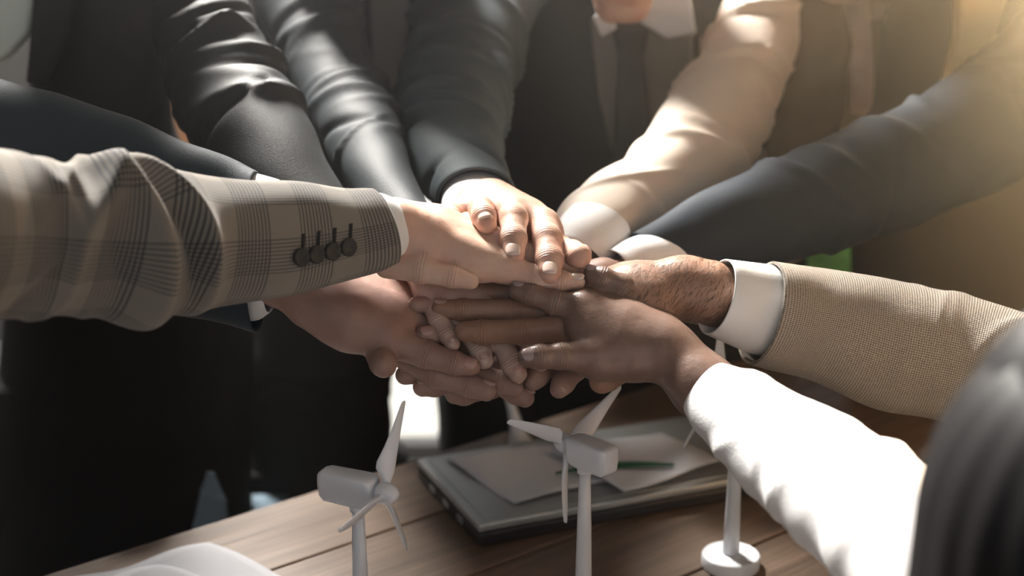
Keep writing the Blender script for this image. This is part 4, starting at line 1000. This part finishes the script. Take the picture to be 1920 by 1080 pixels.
# person 4
tor(p4, 'jacket', M['black'], [(120, 330, -150, 1.58, .05), (60, 335, -60, 1.60, .09), (70, 325, 60, 1.62, .10), (50, 326, 260, 1.68, .11), (20, 455, 520, 1.74, .12), (0, 475, 700, 1.80, .12), (-10, 470, 900, 1.84, .12), (-10, 460, 1150, 1.84, .12)], nrand=8, seed=22)
patch(p4, 'lapel', M['charcoal'], [(62, -40), (140, -40), (128, 60), (90, 150), (46, 156), (56, 60)], 1.505, .012)
patch(p4, 'blouse', M['mint'], [(-60, -40), (70, -40), (52, 60), (10, 105), (-60, 130)], 1.53, .02)
legs(p4, P(200, 900, 1.86)[0], P(200, 900, 1.86)[1], .78, M['trousers'], spread=.10, r=.10)
head(p4, P(150, -110, 1.42), (.5, -.6, -.62), M['skin_light'], M['hair_brown'], long=True, hair_len=.1)
# person 5, 1, 8: outside the frame, seen only from the side
for p_, m_, X, Yw, yaw, sk, hr, look, zc in ((p5, 'navy', -1.05, 1.55, 40, 'skin_tan', 'hair_black', (.8, -.3, -.5), 1.32), (p1, 'plaid', -.86, .78, 80, 'skin_pale', 'hair_brown', (.85, .3, -.45), 1.38), (p8, 'basket', 1.08, .80, -75, 'skin_warm', 'hair_black', (-.85, .3, -.45), 1.36)):
    body_loft(p_, 'jacket', M[m_], [((X, Yw, zc - .09), .08, .07, yaw), ((X, Yw, zc - .15), .20, .10, yaw), ((X, Yw + .0, zc - .40), .20, .13, yaw), ((X * 1.06, Yw, zc - .66), .18, .12, yaw)], nrand=6, seed=int(X * 50) % 40)
    legs(p_, X * 1.08, Yw, zc - .62, M['trousers'])
    head(p_, (X + look[0] * .09, Yw + look[1] * .05, zc - .03), look, M[sk], M[hr])
# person 9
tor(p9, 'coat', M['umber'], [(1790, 2060, -160, 1.62, .06), (1690, 2150, -60, 1.66, .10), (1640, 2160, 140, 1.68, .12), (1605, 2140, 330, 1.74, .12), (1596, 2120, 520, 1.80, .12), (1600, 2100, 760, 1.86, .12)], nrand=14, amp=.006, seed=33)
patch(p9, 'scarf', M['golden'], [(1800, -60), (1905, -60), (1880, 40), (1850, 130), (1790, 155), (1775, 150), (1800, 60)], 1.545, .03)
legs(p9, P(1860, 900, 1.9)[0], P(1860, 900, 1.9)[1], .74, M['trousers'])
head(p9, P(1890, -130, 1.52), (-.5, -.65, -.6), M['skin_tan'], M['hair_black'])
# person 10
tor(p10, 'vest', M['khaki'], [(1530, 1700, -150, 1.74, .05), (1440, 1790, -60, 1.78, .09), (1440, 1760, 120, 1.80, .11), (1425, 1600, 330, 1.88, .11), (1300, 1508, 420, 1.93, .11)], nrand=10, seed=44)
tor(p10, 'skirt', M['trousers'], [(1300, 1506, 380, 1.95, .10), (1180, 1508, 560, 2.02, .11), (1180, 1500, 760, 2.06, .11), (1180, 1490, 960, 2.1, .11)], nrand=6, seed=45)
legs(p10, P(1340, 900, 2.1)[0], P(1340, 900, 2.1)[1], .62, M['trousers'], spread=.09, r=.085)
hd10 = head(p10, P(1572, 6, 1.60), (-.35, -.75, -.55), M['skin_light'], M['hair_brown'], long=True, hair_len=.12)
loft('hair', [(1440, -200, 1590, -200, 1.66, .4), (1428, -60, 1590, -60, 1.62, .35), (1424, 120, 1590, 120, 1.61, .3), (1428, 260, 1560, 280, 1.63, .3), (1440, 340, 1500, 350, 1.65, .3)], M['hair_brown'], hd10, seed=9, nrand=0, noise=.003, seg=60)
loft('neck', [(1575, -40, 1625, -40, 1.66, .5), (1590, 100, 1638, 110, 1.64, .3), (1592, 180, 1636, 190, 1.66, .3), (1596, 210, 1625, 215, 1.68, .3)], M['skin_light'], p10, noise=.0)
# person 11 body, behind
tor(p11, 'jacket', M['black'], [(1230, 1400, -150, 2.30, .05), (1150, 1500, -60, 2.32, .09), (1150, 1500, 350, 2.42, .11), (1170, 1480, 760, 2.55, .11)], seed=54)
legs(p11, P(1320, 900, 2.6)[0], P(1320, 900, 2.6)[1], .5, M['trousers'])
head(p11, P(1330, -120, 2.2), (-.3, -.8, -.5), M['skin_light'], M['hair_black'])

# ---------------------------------------------------------------- person 6: head with long black hair, near the camera
hc = P(2150, 1015, .62); hd6 = None
body_loft(p6, 'knit_top', M['knit'], [(hc + [.03, -.02, -.15], .07, .06, -30), (hc + [.04, -.03, -.20], .18, .10, -30), (hc + [.05, -.05, -.45], .17, .12, -30), (hc + [.06, -.05, -.70], .17, .13, -30)], seed=8, nrand=6)
legs(p6, hc[0] + .08, hc[1] + .02, .42, M['trousers'])
hd6 = head(p6, hc + [.0, .075, -.142], (-.02, .95, -.2), M['skin_dark'], M['hair_black'])
# long hair: many combed locks hanging from the crown over the shoulder
V = []; F = []; nu = 150; nv = 46
for i in range(nv + 1):
    for k in range(nu):
        th = 2 * math.pi * k / nu; q = i / nv
        if q < .5: ph = q / .5 * math.pi * .5; rr = math.sin(ph); z = .105 * math.cos(ph)
        else: rr = 1 + .10 * (q - .5) * 2; z = -(q - .5) * 2 * .34
        g = 1 + (.009 * math.sin(31 * th + 2 * math.sin(3 * th)) + .006 * math.sin(67 * th + 4 * q)) * min(1, q * 3)
        V.append(hc + [.097 * rr * g * math.cos(th), .102 * rr * g * math.sin(th), z])
for i in range(nv):
    for k in range(nu):
        a = i * nu + k; b = i * nu + (k + 1) % nu
        th = math.degrees(2 * math.pi * k / nu) % 360
        if i > 26 and 70 < th < 110: continue          # open in front of the face
        F.append((a, a + nu, b + nu, b))
link_mesh('long_hair', V, F, M['hair_black'], hd6)

# ---- blue-grey cloth over a chair behind the table
cb = P(395, 960, 1.62)
t = thing('chair', 'chair with blue-grey cloth back, a blurred corner showing past the table edge at lower left', 'chair', (cb[0], cb[1] + .1, 0))
loft('cloth_back', [(388, 885, 400, 885, 1.62, .5), (376, 920, 418, 925, 1.62, .3), (362, 985, 432, 985, 1.62, .3), (350, 1100, 450, 1100, 1.62, .3)], M['denim'], t, seed=3, nrand=6, amp=.003, cap=True)
for sx in (-.03, .03):
    for sy in (.0, .25):
        bm = bmesh.new(); box(bm, (cb[0] + sx, cb[1] + sy, .28), (.02, .02, .56)); bevel(bm, .003); from_bm('leg', bm, M['frame'], t)
bm = bmesh.new(); box(bm, (cb[0], cb[1] + .125, .56), (.10, .30, .04)); bevel(bm, .01); from_bm('seat', bm, M['denim'], t)
